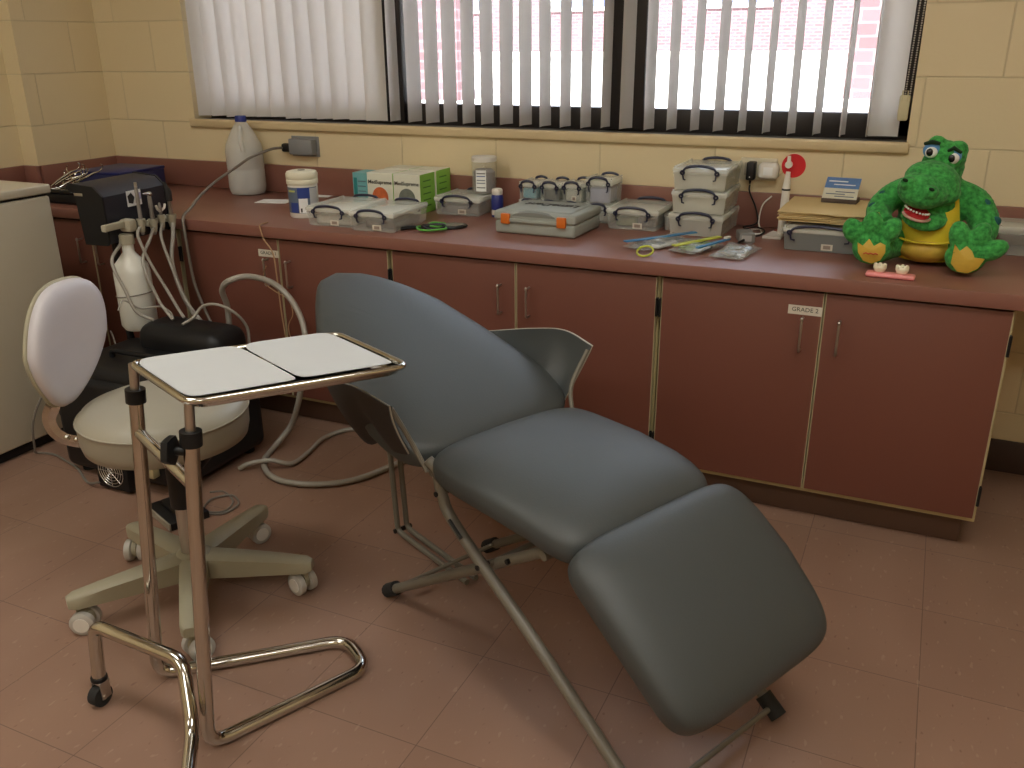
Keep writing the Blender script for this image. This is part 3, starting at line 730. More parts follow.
MB().box((.0645, .012, .844), (.001, .026, .022), rz=0).build('sticker_print', mat('pale_violet_print', (.42, .42, .62), .7), st)
b = MB(); b.tube([(.0, -.06, .71), (-.002, -.06, .30), (-.004, -.06, .02)], .013, 12); b.build('pole', BLACK, t)
b = MB(); b.box((-.025, -.06, .012), (.09, .14, .024), .006); b.build('pole_foot', BLACK, t)
IV = mat('ivory_plastic', (.40, .37, .28), .5)
b = MB(); b.box((.085, -.135, .768), (.020, .11, .022), .004); b.box((.092, -.085, .762), (.046, .035, .042), .008); b.box((.085, .02, .752), (.020, .22, .016), .003); b.build('holder_bar', IV, t)
hps = [(-.052, .745, .888, .0075), (.004, .735, .853, .0085), (.047, .742, .817, .007), (.098, .735, .868, .009)]
for i, (y, z0, z1, r) in enumerate(hps):
    x = .118
    b = MB(); b.lathe([(r*1.1, -.028), (r*1.9, .010), (r*2.0, .016), (r*1.25, .016)], 14, c=(x, y, z0+.018), cap=False); b.box((x-.018, y, z0+.014), (.022, .014, .014), .003); b.build('holder_cup', IV, t)
    b = MB(); b.lathe([(.004, -.02), (r*.85, -.015), (r*.95, .02), (r*.8, (z1-z0)*.6), (r*.95, (z1-z0)*.62), (r*.8, z1-z0-.01), (r*.5, z1-z0)], 14, c=(x, y, z0))
    hp = b.build('handpiece', mat('handpiece_grey', (.30, .28, .26), .35, .3) if i != 3 else CHROMED, t)
    if i == 1: MB().tube([(x, y, z1-.002), (x+.002, y-.01, z1+.004), (x+.004, y-.034, z1+.006)], [.006, .005, .002], 8).build('nozzle', CHROME, hp); MB().ball((x, y+.002, z1), .0095, n=10).build('button', CHROME, hp)
    if i == 0: MB().cyl((x, y, z1-.004), (x, y, z1+.012), .005, 10).build('head', CHROMED, hp)
    if i == 2:
        for sg in (-1, 1): MB().tube([(x, y, z1-.03), (x+.004, y+sg*.018, z1-.018), (x+.004, y+sg*.022, z1-.006)], .0045, 8).build('lever', WHITEP, hp)
    if i == 3: MB().tube([(x, y, z1-.05), (x+.005, y-.004, z1-.02), (x, y-.012, z1+.014)], [.012, .011, .004], 8).build('tip', INK, hp)
b = MB(); b.lathe([(.002, 0), (.050, .002), (.060, .018), (.060, .20), (.055, .225), (.034, .25), (.020, .268), (.018, .30), (.018, .315)], 28, c=(.085, -.095, .405)); bt = b.build('water_bottle', mat('white_bottle', (.70, .70, .64), .35), t)
MB().lathe([(.024, 0), (.024, .03), (.02, .034)], 18, c=(.085, -.095, .70)).build('bottle_cap', IV, bt)
MB().tube([(.085+.0615*cos(2*pi*i/28), -.095+.0615*sin(2*pi*i/28), .53+.008*cos(2*pi*i/28)) for i in range(28)], .0022, 5, closed=True).build('band', GREYC, bt)
HO = []
def hose(name, label, pts, r, m=HOSE, cat='hose', n=8, grp=None):
    o = MB().tube(smoothpath(pts, n), r, 8, cap=True).build(name, m, None, angle=180); return tag(o, label, cat, grp)
# handpiece hoses are parts of the unit
def uh(pts, r=.0055):
    MI = t.matrix_basis.inverted() if False else (Matrix.Translation(t.location) @ Matrix.Rotation(t.rotation_euler.z, 4, 'Z')).inverted()
    MB().tube([MI @ p for p in smoothpath(pts, 8)], r, 8).build('handpiece_hose', HOSE, t, angle=180)
uh([(1.02, -.86, .755), (1.03, -.885, .726), (1.06, -.879, .639), (1.1, -.865, .55), (1.16, -.88, .485), (1.20, -.90, .4665)])
uh([(1.02, -.80, .745), (1.03, -.835, .71), (1.05, -.899, .642), (1.1, -.907, .525), (1.14, -.915, .485), (1.18, -.93, .4665)])
uh([(1.015, -.757, .75), (1.03, -.786, .707), (1.06, -.792, .62), (1.12, -.802, .493), (1.2, -.811, .414), (1.235, -.812, .36), (1.25, -.815, .30)])
uh([(1.01, -.705, .745), (1.03, -.732, .697), (1.05, -.773, .615), (1.1, -.793, .506), (1.17, -.808, .423), (1.20, -.812, .34)], .0075)
uh([(.96, -.90, .715), (.98, -.92, .701), (1.02, -.999, .661), (1.06, -1.0, .571), (1.09, -.995, .50), (1.13, -.965, .4665)])
hose('air_hose', 'grey hose looping up over the black compressor case', [(1.25, -.96, .466), (1.25, -.91, .475), (1.268, -.88, .508), (1.33, -.875, .520), (1.378, -.85, .49), (1.388, -.812, .43), (1.388, -.812, .36)], .005)
hose('signal_cable', 'thin pale cable wrapping around the white water bottle', [(1.05, -1.033, .51), (1.045, -1.00, .535), (1.07, -.96, .5), (1.1, -.902, .495), (1.13, -.89, .475), (1.16, -.91, .4642)], .003)
hose('suction_hose', 'thick grey hose arching in front of the cabinet door and curling on the floor', [(1.30, -.80, .30), (1.30, -.80, .42), (1.315, -.815, .50), (1.335, -.85, .566), (1.38, -.856, .603), (1.42, -.805, .608), (1.48, -.757, .576), (1.55, -.751, .509), (1.6, -.776, .418), (1.61, -.82, .30), (1.57, -.81, .18), (1.50, -.78, .07), (1.475, -.85, .013), (1.52, -.955, .0125), (1.629, -1.033, .0125), (1.759, -1.021, .0125), (1.868, -.94, .0125), (1.93, -.79, .0125), (1.97, -.66, .0125)], .010)
hose('floor_hose', 'grey hose lying in a small S on the floor beside the compressor case', [(1.47, -1.02, .009), (1.50, -1.0, .026), (1.56, -.965, .034), (1.61, -.92, .012), (1.600, -.81, .0085), (1.58, -.70, .0085), (1.62, -.60, .0085), (1.72, -.58, .0085)], .008)
hose('coiled_cord', 'thin dark cord coiled on the floor near the stool column', [(1.49, -1.18, .004), (1.53, -1.16, .004), (1.60, -1.20, .004), (1.615, -1.26, .004), (1.56, -1.28, .004), (1.53, -1.22, .006), (1.57, -1.17, .006), (1.63, -1.21, .006), (1.62, -1.275, .004), (1.56, -1.295, .004)], .003, GREYC, 'cord')
hose('compressor_power_cord', 'brown grey cord running from the compressor case along the freezer foot', [(.915, -1.16, .30), (.86, -1.20, .27), (.81, -1.24, .16), (.77, -1.23, .04), (.733, -1.20, .006), (.80, -1.185, .005), (.90, -1.21, .005), (.973, -1.234, .005), (1.08, -1.29, .005), (1.16, -1.31, .03)], .004, GREYC, 'cord')
hose('stool_side_cord', 'thin cord in front of the cabinets behind the stool back', [(.92, -.95, .30), (.80, -.86, .335), (.72, -.80, .33)], .003, GREYC, 'cord')

# ------------------------------------------------------------------ things on the counter
# wall boxes
t = thing('conduit_box', 'grey metal conduit box on the wall with a plugged in cable', 'electrical box', (1.078, 0, .936))
MB().box((0, -.022, 0), (.115, .040, .062), .005).build('box', mat('grey_metal', (.22, .23, .24), .45), t)
MB().box((.0, -.0025, 0), (.135, .004, .080), .001).build('back_plate', mat('grey_metal', (.22, .23, .24), .45), t)
MB().box((-.075, -.026, -.006), (.045, .028, .034), .008).build('plug', BLACK, t)
hose('supply_cable', 'grey supply cable drooping from the wall box over the counter edge', [(.985, -.035, .930), (.978, -.10, .93), (.945, -.19, .905), (.893, -.22, .868), (.895, -.35, .828), (.956, -.5, .800), (1.00, -.60, .775), (1.018, -.660, .752), (1.025, -.670, .70), (1.028, -.668, .60), (1.035, -.668, .52), (1.06, -.668, .44), (1.10, -.672, .36)], .0055, GREYC, 'cable')
# gallon jug
t = thing('plastic_jug', 'cloudy gallon plastic jug with blue cap on the counter', 'jug', (.835, -.095, ZT))
b = MB(); P_ = [(r, z*1.09) for r, z in [(.002, 0), (.060, .002), (.072, .012), (.075, .03), (.075, .09), (.0735, .094), (.075, .098), (.075, .16), (.070, .185), (.052, .22), (.034, .248), (.022, .262), (.019, .268), (.019, .278)]]
b.lathe(P_, 32); b.build('bottle', MILKY, t)
b = MB(); b.lathe([(.002, .002), (.068, .004), (.071, .012), (.071, .168), (.066, .180), (.002, .180)], 24); b.build('liquid', clear_mat('cloudy_liquid', (.70, .70, .69), .5, .3), t)
b = MB(); b.tube(smoothpath([(.022, -.035, .270), (.036, -.052, .258), (.046, -.066, .22), (.048, -.060, .178)], 6), .009, 8); b.build('jug_handle', MILKY, t)
b = MB(); b.lathe([(.0225, .290), (.023, .292), (.023, .310), (.021, .313), (.001, .313)], 20); b.build('cap', mat('blue_cap', (.015, .03, .22), .4), t)
# wipes canister
t = thing('wipes_canister', 'white disinfecting wipes canister with blue label on the counter', 'canister', (1.380, -.435, ZT))
b = MB(); b.lathe([(.001, 0), (.050, 0), (.0525, .005), (.0525, .118), (.050, .124), (.001, .124)], 36); b.build('body', WHITEP, t)
IVL = mat('ivory_lid', (.72, .70, .56), .45)
b = MB(); b.lathe([(.0545, .116), (.0558, .118), (.0558, .132), (.0545, .134), (.0558, .136), (.0565, .152), (.052, .160), (.040, .163), (.001, .163)], 36); li = b.build('lid', IVL, t)
b = MB(); b.tube([(0, 0, .163), (0, 0, .165)], [.014, .012], 12); b.build('lid_opening', GREYC, li)
def lab(t, r, z0, z1, a0, a1, m, name='label', n=12, par=None, ex=.0006):
    b = MB(); b.grid(lambda u, v: ((r+ex)*cos(a0+(a1-a0)*u), (r+ex)*sin(a0+(a1-a0)*u), z0+(z1-z0)*v), n, 1); return b.build(name, m, par or t)
BLUEL = mat('label_blue', (.02, .05, .25), .5); GREYL = mat('label_greyblue', (.12, .16, .22), .5)
# camera side of the canister is around -55 deg
l0 = lab(t, .0525, .018, .108, radians(-150), radians(10), GREYL, n=20)
lab(t, .0525, .070, .108, radians(-75), radians(-25), BLUEL, 'label_patch', par=l0, ex=.0010)
lab(t, .0525, .020, .055, radians(-110), radians(-75), BLUEL, 'label_patch', par=l0, ex=.0010)
lab(t, .0525, .019, .070, radians(-72), radians(-38), PAPERW, 'label_patch', par=l0, ex=.0011)
lab(t, .0525, .030, .105, radians(-28), radians(8), mat('label_pale', (.5, .52, .55), .6), 'label_patch', par=l0, ex=.0010)
lab(t, .0525, .092, .098, radians(-120), radians(-85), mat('label_yellow', (.5, .55, .15), .6), 'label_patch', par=l0, ex=.0011)
lab(t, .0525, .022, .036, radians(-66), radians(-60), INK, 'label_patch', par=l0, ex=.0014)
# leaflets
tag(MB().box((0, 0, .001), (.13, .085, .002)).build('leaflet', PAPERW, None, loc=(1.07, -.22, ZT), rz=.25), 'white leaflet lying left of the wipes canister', 'leaflet')
tag(MB().box((0, 0, .001), (.10, .07, .002)).build('leaflet', PAPERW, None, loc=(1.155, -.03, ZT), rz=.1), 'white leaflet lying against the backsplash behind the wipes canister', 'leaflet')

def clear_box(label, x, y, w, d, h, rz=0., z=ZT, name='latch_box', cm=None, group='clear latch boxes on the counter', lbl=True, hw=.62, lid=True):
    t = thing(name, label, 'storage box', (x, y, z), rz, group)
    th = .0016; hb = h*.72
    b = MB(); b.box((0, 0, th), (w*.86, d*.90, th*2), .001)
    for sx in (-1, 1): b.grid(lambda u, v, sx=sx: (sx*w*(.455+.022*v), (u-.5)*d*(.90+.06*v), th+hb*v), 2, 2)
    for sy in (-1, 1): b.grid(lambda u, v, sy=sy: ((u-.5)*w*(.91+.044*v), sy*d*(.462+.018*v), th+hb*v), 2, 2)
    for sx in (-1, 1): b.grid(lambda u, v, sx=sx: (sx*(w*(.455+.022*v)-.002), (u-.5)*d*(.88+.06*v), th+hb*v), 2, 2)
    b.box((0, -d*.478, hb), (w*.97, .004, .005), .001); b.box((0, d*.478, hb), (w*.97, .004, .005), .001)
    b.build('body', cm or CLEAR, t, smooth=False)
    b = MB(); zl = hb; hl = h-hb
    b.box((0, 0, zl+hl*.52), (w, d, hl*.72), min(.006, hl*.25)); b.box((0, 0, zl+hl*.22), (w*.97, d*.97, hl*.35), .002)
    ld = b.build('lid', LIDM, t)
    for sx in (-1, 1): MB().box((sx*w*.47, 0, h-.001), (.005, d*.94, .004), .001).build('lid_rim', LIDM, ld)
    for sy in (-1, 1):
        W2 = w*hw/2; yy = sy*(d/2+.0035); zt_ = h*.90; ar = min(.016, h*.22)
        b = MB(); pts = [(-W2, yy, zt_-ar*.5), (-W2*.75, yy, zt_+ar*.45), (0, yy, zt_+ar*.8), (W2*.75, yy, zt_+ar*.45), (W2, yy, zt_-ar*.5)]
        b.tube(smoothpath(pts, 5), [.0046 if 4 < i < 16 else .0036 for i in range(21)], 8)
        for sx in (-1, 1):
            b.tube([(sx*W2+.0055*cos(2*pi*i/12), yy, zt_-ar*.6+.0055*sin(2*pi*i/12)) for i in range(12)], .0030, 6, closed=True)
            b.tube([(sx*W2*.97, yy, zt_-ar*.9), (sx*W2*.93, yy-sy*.001, zt_-ar-h*.20), (sx*W2*.80, yy-sy*.001, zt_-ar-h*.22)], .0026, 6)
        b.build('handle', NAVY, t)
    if lbl:
        o = MB().box((w*.10, -d*.465-.0012, h*.22), (min(.032, w*.22), .0008, h*.26)).build('label', LABELP, t)
        MB().box((w*.10, -d*.465-.0018, h*.22), (min(.02, w*.13), .0004, h*.15)).build('label_print', mat('faded_print', (.28, .22, .18), .7), o)
    return t
def contents(label, x, y, w, d, h, m, rz=0, z=ZT, name='supply_pack'):
    b = MB(); b.box((0, 0, h/2), (w, d, h), .006, seg=3); b.box((w*.1, -d*.1, h), (w*.5, d*.5, .004), .002)
    tag(b.build(name, m, None, loc=(x, y, z+.0045), rz=rz), label, 'supplies')
PK = mat('pale_packs', (.52, .50, .44), .7, var=.3, vscale=40); PKD = mat('dark_packs', (.16, .15, .15), .6, var=.5, vscale=50); PKB = mat('teal_packs', (.10, .34, .45), .5, var=.2, vscale=60)
PKG = mat('greenish_packs', (.30, .34, .22), .6, var=.3, vscale=40); PKBK = mat('black_packs', (.04, .045, .045), .5, var=.5, vscale=60)
clear_box('clear latch box beside the wipes canister, left of the front pair', 1.580, -.455, .182, .25, .066, .06)
contents('pale flat packs inside the box beside the wipes canister', 1.585, -.455, .14, .20, .030, PK, .06)
clear_box('clear latch box in front of the glove boxes, right of the front pair', 1.764, -.475, .172, .25, .067, .05)
contents('dark supplies inside the box in front of the glove boxes', 1.768, -.46, .12, .17, .022, PKD, .05)
clear_box('clear latch box under the tall jar with white lid', 1.885, -.125, .185, .20, .066, .04)
contents('dull supplies inside the box under the tall jar', 1.885, -.125, .15, .16, .03, PKD, .04)
# glove and mask boxes
GREEN = mat('lime_green_card', (.25, .56, .08), .55); WCARD = mat('white_card', (.72, .72, .60), .6); TEAL = mat('teal_card', (.16, .42, .44), .55)
def card_box(label, x, y, w, d, h, front, side, rz=0, art=None, z=ZT):
    t = thing('mask_box', label, 'carton', (x, y, z), rz, 'cartons of supplies against the backsplash')
    b = MB(); b.box((0, 0, h/2), (w, d, h), .0012, m=0)
    me = b.build('carton', [front, side], t, smooth=False); 
    for p in me.data.polygons:
        if p.normal.x > .9 or p.normal.x < -.9: p.material_index = 1
    if art:
        n = 24; R = w*.31
        pts = [(R*cos(pi*i/n*1.0), R*sin(pi*i/n)*1.05) for i in range(n+1)] + [(-R, -R*.55), (R, -R*.55)]
        b = MB(); b.add([(px, -d/2-.0012, h*.38+pz) for px, pz in pts], [tuple(range(len(pts)))]); b.build('picture', art, t, smooth=False)
        text('lettering', 'MedSupreme', w*.17, facing((0, -d/2-.0014, h*.76)), INK, t, bold=.0003)
    for k in range(5):
        if side is GREEN: MB().box((w/2+.0006, -d*.05, h*(.18+.16*k)), (.0006, d*.5, .004)).build('side_print', mat('dark_green_print', (.07, .22, .03), .6), t)
    return t
OR = mat('orange_picture', (.62, .14, .04), .6, var=.35, vscale=60); GP = mat('grey_picture', (.16, .18, .15), .6, var=.4, vscale=60)
card_box('white carton with grey photo and lime side, front right of the four', 1.700, -.195, .112, .108, .140, WCARD, GREEN, 0, GP)
card_box('white carton with orange photo, between teal and grey cartons', 1.586, -.195, .110, .108, .140, WCARD, GREEN, 0, OR)
card_box('white carton with lime side at the back right against the backsplash', 1.704, -.082, .112, .108, .142, WCARD, GREEN)
card_box('white carton at the back left against the backsplash', 1.590, -.082, .110, .108, .142, WCARD, GREEN)
t2 = card_box('teal carton standing at the left end of the cartons', 1.497, -.200, .064, .09, .136, TEAL, TEAL)
MB().box((-.020, -.0455, .075), (.014, .001, .085)).build('side_print', mat('deep_teal', (.02, .22, .22), .6), t2)
for k in range(4): MB().box((.008, -.0455, .105-.018*k), (.034, .001, .004)).build('side_print', mat('slate_print', (.12, .2, .24), .6), t2)
# tall jar on the box
t = thing('tall_jar', 'tall clear jar with white lid and label on the latch box', 'jar', (1.935, -.09, ZT+.067))
b = MB(); b.lathe([(.002, 0), (.042, .001), (.045, .006), (.045, .112), (.040, .118)], 28, cap=False); b.build('jar', CLEAR, t)
b = MB(); b.lathe([(.002, .004), (.040, .006), (.040, .075), (.030, .085), (.002, .08)], 20); b.build('contents', mat('jar_contents', (.13, .11, .12), .7, var=.6, vscale=90), t)
b = MB(); b.lathe([(.044, .112), (.046, .114), (.046, .128), (.042, .131), (.001, .131)], 28); b.build('lid', WHITEP, t)
lo = lab(t, .0455, .010, .085, radians(-105), radians(-55), PAPERW)
for k, (z, mm) in enumerate(((.072, INK), (.062, BLUEL), (.048, GREYL), (.038, GREYL), (.022, INK))): lab(t, .0455, z, z+.003, radians(-100), radians(-60), mm, 'label_print', par=lo, ex=.0012)
# blue bottle
t = thing('pill_bottle', 'small blue bottle with white cap beside the grey hard case', 'bottle', (2.03, -.18, ZT))
b = MB(); b.lathe([(.001, 0), (.020, 0), (.0215, .003), (.0215, .072), (.016, .080), (.001, .08)], 20); b.build('bottle', mat('blue_bottle', (.02, .03, .20), .3), t)
lab(t, .0215, .008, .026, radians(-130), radians(-40), LABELP)
b = MB(); b.lathe([(.018, .078), (.0195, .08), (.0195, .094), (.017, .099), (.001, .100)], 20); b.build('cap', WHITEP, t)
# grey hard case with orange latches
t = thing('hard_case', 'grey plastic hard case with two orange latches on the counter', 'case', (2.290, -.335, ZT), radians(-1.5))
GC = mat('case_grey', (.33, .36, .33), .5, bump=.15, bscale=300); GC2 = mat('case_grey_dark', (.20, .215, .20), .5)
b = MB(); b.box((0, .0, .022), (.282, .225, .044), .010, seg=3); b.build('case_bottom', GC, t)
b = MB(); b.box((0, .0, .058), (.287, .23, .030), .008, seg=3); b.box((0, .004, .071), (.235, .19, .014), .007, seg=3); tp = b.build('case_top', GC, t)
b = MB(); b.tube(smoothpath([(-.10, -.118, .046), (-.05, -.119, .046), (0, -.120, .0455), (.05, -.119, .046), (.10, -.118, .046)], 5), .0035, 8, flat=1.8); b.build('carry_handle', GC, t)
b = MB(); b.add([(.075*cos(pi*i/16), -.1165+.0, .060+.014*sin(pi*i/16)) for i in range(17)]+[(.075*cos(pi*i/16), -.108, .062+.0155*sin(pi*i/16)) for i in range(17)], [(i, i+1, 18+i, 17+i) for i in range(16)]+[tuple(range(17))]); b.build('grip_recess', GC2, t)
for sx in (-1, 1): MB().box((sx*.098, -.119, .050), (.032, .012, .034), .004).build('latch', mat('orange_latch', (.62, .15, .015), .4), t)
text('lettering', 'LumaDent', .060, facing((.008, .020, .0788), 'topback'), INK, tp, sx=.74, bold=.0016, shear=.15)
# small latch boxes: a lower row and an upper row
lows = [(2.068, 'leftmost'), (2.155, 'second from left'), (2.242, 'third from left'), (2.335, 'rightmost')]
xs = [2.142, 2.224, 2.306, 2.402]
wd = [.074, .078, .078, .100]
ups = [('small clear latch box with teal contents, upper row behind the hard case', PKB, .062), ('small clear latch box with black contents, upper row behind the hard case', PKBK, .062), ('small whitish latch box in the upper row beside the tallest box', PK, .066), ('tall clear latch box at the right end of the upper row', mat('violet_packs', (.30, .30, .42), .6, var=.3, vscale=50), .088)]
zl = .062
for i in range(4):
    clear_box(['lower row small latch box beneath the teal filled box', 'lower row small latch box beneath the black filled box', 'lower row small latch box beneath the whitish one', 'lower row latch box beneath the tall clear box'][i], xs[i], -.105, wd[i], .125, zl, 0, ZT, 'small_latch_box', group='small latch boxes behind the hard case', lbl=False)
    contents(['pale packs inside the lower box beneath the teal one', 'pale packs inside the lower box beneath the black one', 'pale packs inside the lower box beneath the whitish one', 'pale packs inside the lower box beneath the tall one'][i], xs[i], -.105, wd[i]*.72, .09, zl*.5, PK)
    clear_box(ups[i][0], xs[i], -.105, wd[i]*.96, .12, ups[i][2], 0, ZT+zl+.0005, 'small_latch_box', group='small latch boxes behind the hard case', lbl=(i == 2), hw=.74)
    contents(['teal packs', 'black packs', 'cream packs', 'violet grey packs'][i]+' inside an upper row latch box', xs[i], -.105, wd[i]*.70, .09, ups[i][2]*.58, ups[i][1], 0, ZT+zl+.0005)
clear_box('clear latch box with green and dark contents, right of the hard case', 2.548, -.135, .180, .22, .070, .0)
contents('green packs inside the box right of the hard case', 2.513, -.130, .07, .13, .028, PKG)
contents('dark packs inside the box right of the hard case', 2.583, -.125, .062, .13, .030, PKD)
# round tub between
t = thing('white_tub', 'low milky tub squeezed between the latch box and the stack', 'tub', (2.658, -.14, ZT))
b = MB(); b.lathe([(.002, 0), (.022, 0), (.024, .04), (.002, .04)], 20, sx=1, sy=2.4); b.build('tub', MILKY, t)
b = MB(); b.lathe([(.0255, .040), (.0255, .047), (.002, .048)], 20, sx=1, sy=2.35); b.build('lid', MILKY, t)
# stack of three
STK = mat('stack_packs', (.55, .53, .45), .7, var=.2, vscale=30)
for i in range(3):
    clear_box(['latch box at the bottom of the stack of three', 'latch box in the middle of the stack of three', 'latch box on top of the stack of three'][i], 2.765, -.148+.004*i, .178-.002*i, .235, .0705, radians([-1, 1, 0][i]), ZT+.0715*i, group='stack of three clear latch boxes', lbl=False, cm=clear_mat('milky_box_plastic', (.88, .87, .78), .40, .15, .8))
    contents(['grey packs inside the bottom box of the stack', 'pale packs inside the middle box of the stack', 'pale packs inside the top box of the stack'][i], 2.765, -.148, .14, .19, .042, [PKD, STK, STK][i], 0, ZT+.0715*i)
# outlet, chargers
t = thing('wall_outlet', 'ivory double outlet plate on the block wall above the backsplash', 'outlet', (2.90, 0, .93))
MB().box((0, -.004, 0), (.118, .007, .072), .003).build('plate', mat('ivory_plate', (.58, .53, .40), .45), t)
for sx in (-1, 1): MB().box((sx*.028, -.0085, 0), (.034, .003, .042), .001).build('socket', mat('socket_brownish', (.40, .36, .28), .5), t)
t = thing('black_charger', 'black plug charger in the left socket of the outlet', 'charger', (2.882, -.034, .928)); MB().box((0, 0, 0), (.026, .045, .058), .005).build('body', BLACK, t); MB().tube([(0, -.005, -.028), (0, -.005, -.042)], [.005, .003], 8).build('strain_relief', BLACK, t); MB().box((0, -.0228, -.018), (.003, .001, .003)).build('indicator', PAPERW, t)
t = thing('white_charger', 'rounded white plug charger in the right socket of the outlet', 'charger', (2.938, -.032, .930)); MB().box((0, 0, 0), (.064, .040, .052), .013, seg=4).build('body', WHITEP, t); MB().box((0, -.0195, 0), (.030, .002, .026), .001).build('face_plate', PAPERW, t)
hose('power_cable', 'black cord coiled on the counter below the black charger', [(2.882, -.039, .884), (2.885, -.045, .86), (2.91, -.05, .81), (2.92, -.06, .765), (2.88, -.07, .75), (2.83+.06, -.10, .752), (2.885, -.18, .748), (2.86+.05, -.22, .748), (2.95, -.19, .749), (2.955, -.12, .752), (2.92, -.09, .756), (2.893, -.14, .753), (2.895, -.22, .750), (2.92, -.24, .748)], .0028, BLACK, 'cord')
hose('power_cable', 'white cord bunched on the counter left of the round timer stand', [(2.955, -.035, .85), (2.93, -.045, .82), (2.925, -.06, .77), (2.94, -.10, .750), (2.950, -.14, .747), (2.93, -.16, .747), (2.905, -.12, .748), (2.935, -.085, .750), (2.952, -.105, .748), (2.955, -.16, .747)], .0024, WHITEP, 'cord')
t = thing('power_adapter', 'small grey power adapter on the counter beside the cord coil', 'adapter', (2.922, -.265, ZT), radians(20))
MB().box((0, 0, .015), (.048, .075, .030), .004).build('body', mat('adapter_grey', (.20, .20, .19), .5), t); MB().box((-.002, -.0378, .015), (.030, .001, .018)).build('label', mat('adapter_label', (.40, .39, .38), .5), t); MB().tube([(-.01, -.037, .01), (-.03, -.06, .006)], .004, 8).build('plug_lead', BLACK, t)
# timer stand
t = thing('disc_stand', 'white post stand with red disc beside the folders', 'stand', (3.002, -.135, ZT), 0)
b = MB(); b.prism([(-.038, -.07), (.018, -.07), (.018, .05), (-.018, .05)], 0, .008); b.build('base', mat('white_stand', (.75, .72, .66), .45), t, smooth=False)
MB().box((-.001, .035, .0092), (.036, .022, .002)).build('red_stripe', mat('faded_red', (.55, .18, .12), .5), t)
b = MB(); b.cyl((.008, .0, .006), (.010, .0, .145), .0125, 16); b.build('post', mat('white_stand', (.75, .72, .66), .45), t)
b = MB(); b.cyl((.010, .0, .142), (.010, .0, .147), .0132, 16); b.build('ring', INK, t)
b = MB(); b.tube([(.010, 0, .147), (.012, .0, .20)], [.012, .008], 14); b.build('neck', mat('white_stand', (.75, .72, .66), .45), t)
b = MB(); b.tube([(.026, .0, .218), (.026, -.004, .218)], .036, 36, M=None); b.build('disc', mat('red_disc', (.55, .012, .02), .4), t)
b = MB(); b.cyl((.012, -.003, .222), (.012, -.016, .222), .011, 16); b.tube([(.012, -.010, .222), (.011, -.010, .248)], [.0065, .0055], 12); b.build('pointer', mat('white_stand', (.75, .72, .66), .45), t)
# folder box
bx = clear_box('grey tinted latch box under the manila folders', 3.150, -.235, .215, .235, .070, radians(0), cm=clear_mat('grey_box_plastic', (.30, .31, .30), .6, .2), hw=.80)
contents('dark papers inside the box under the manila folders', 3.150, -.235, .17, .19, .034, mat('slate_paper', (.10, .11, .11), .7), 0)
MAN = mat('manila', (.66, .50, .24), .7, var=.03)
for i in range(7):
    b = MB(); b.box((0, 0, 0), (.245, .310, .0026), .0006); b.box((.06, -.1585, 0), (.07, .010, .0020))
    rz = radians(random.uniform(-2.2, 2.2)); tag(b.build('manila_folder', MAN, None, loc=(3.145+random.uniform(-.005, .005), -.150+random.uniform(-.006, .006)-.002*i, ZT+.0800+.0044*i), rz=rz), ['manila folder at the bottom of the pile', 'manila folder second from the bottom of the pile', 'manila folder third from the bottom of the pile', 'manila folder in the middle of the pile', 'manila folder third from the top of the pile', 'manila folder second from the top of the pile', 'manila folder on top of the pile under the blue card'][i], 'folder', 'manila folders piled on the latch box')
zc = ZT+.0800+.0044*6+.0018
t = thing('card_display', 'small blue and cream tented card box on the manila folders', 'card box', (3.172, -.085, zc), radians(-5)); t.scale = (1.14, 1.14, 1.14)
MB().box((0, 0, .006), (.092, .055, .012), .001).build('box_base', mat('dark_brown_card', (.07, .05, .04), .6), t)
b = MB(); b.grid(lambda u, v: ((u-.5)*.090, -.027+.040*v+.012*v*v, .012+.050*v), 4, 6); b.grid(lambda u, v: ((u-.5)*.090, -.0255+.040*v+.012*v*v, .012+.050*v), 4, 6); cf = b.build('card_front', mat('cream_card', (.62, .60, .48), .5), t)
b = MB(); b.grid(lambda u, v: ((u-.5)*.0895, -.0277+.040*(.5+.5*v)+.012*(.5+.5*v)**2, .012+.050*(.5+.5*v)), 4, 6); b.build('blue_panel', mat('card_blue', (.10, .20, .42), .5, var=.25, vscale=50), cf)
for k in range(3): 
    v = .12+.11*k; MB().box((.012*(-1)**k, -.0276+.040*v+.012*v*v-.0008, .012+.050*v), (.05, .0006, .002)).build('print_line', GREYL, cf)
v = .75
for dx, dz, w_ in ((-.012, .004, .05), (.006, -.004, .056)): MB().box((dx, -.0276+.040*v+.012*v*v-.0022+dz*.8, .012+.050*v+dz), (w_, .0008, .003)).build('print_line', PAPERW, cf)

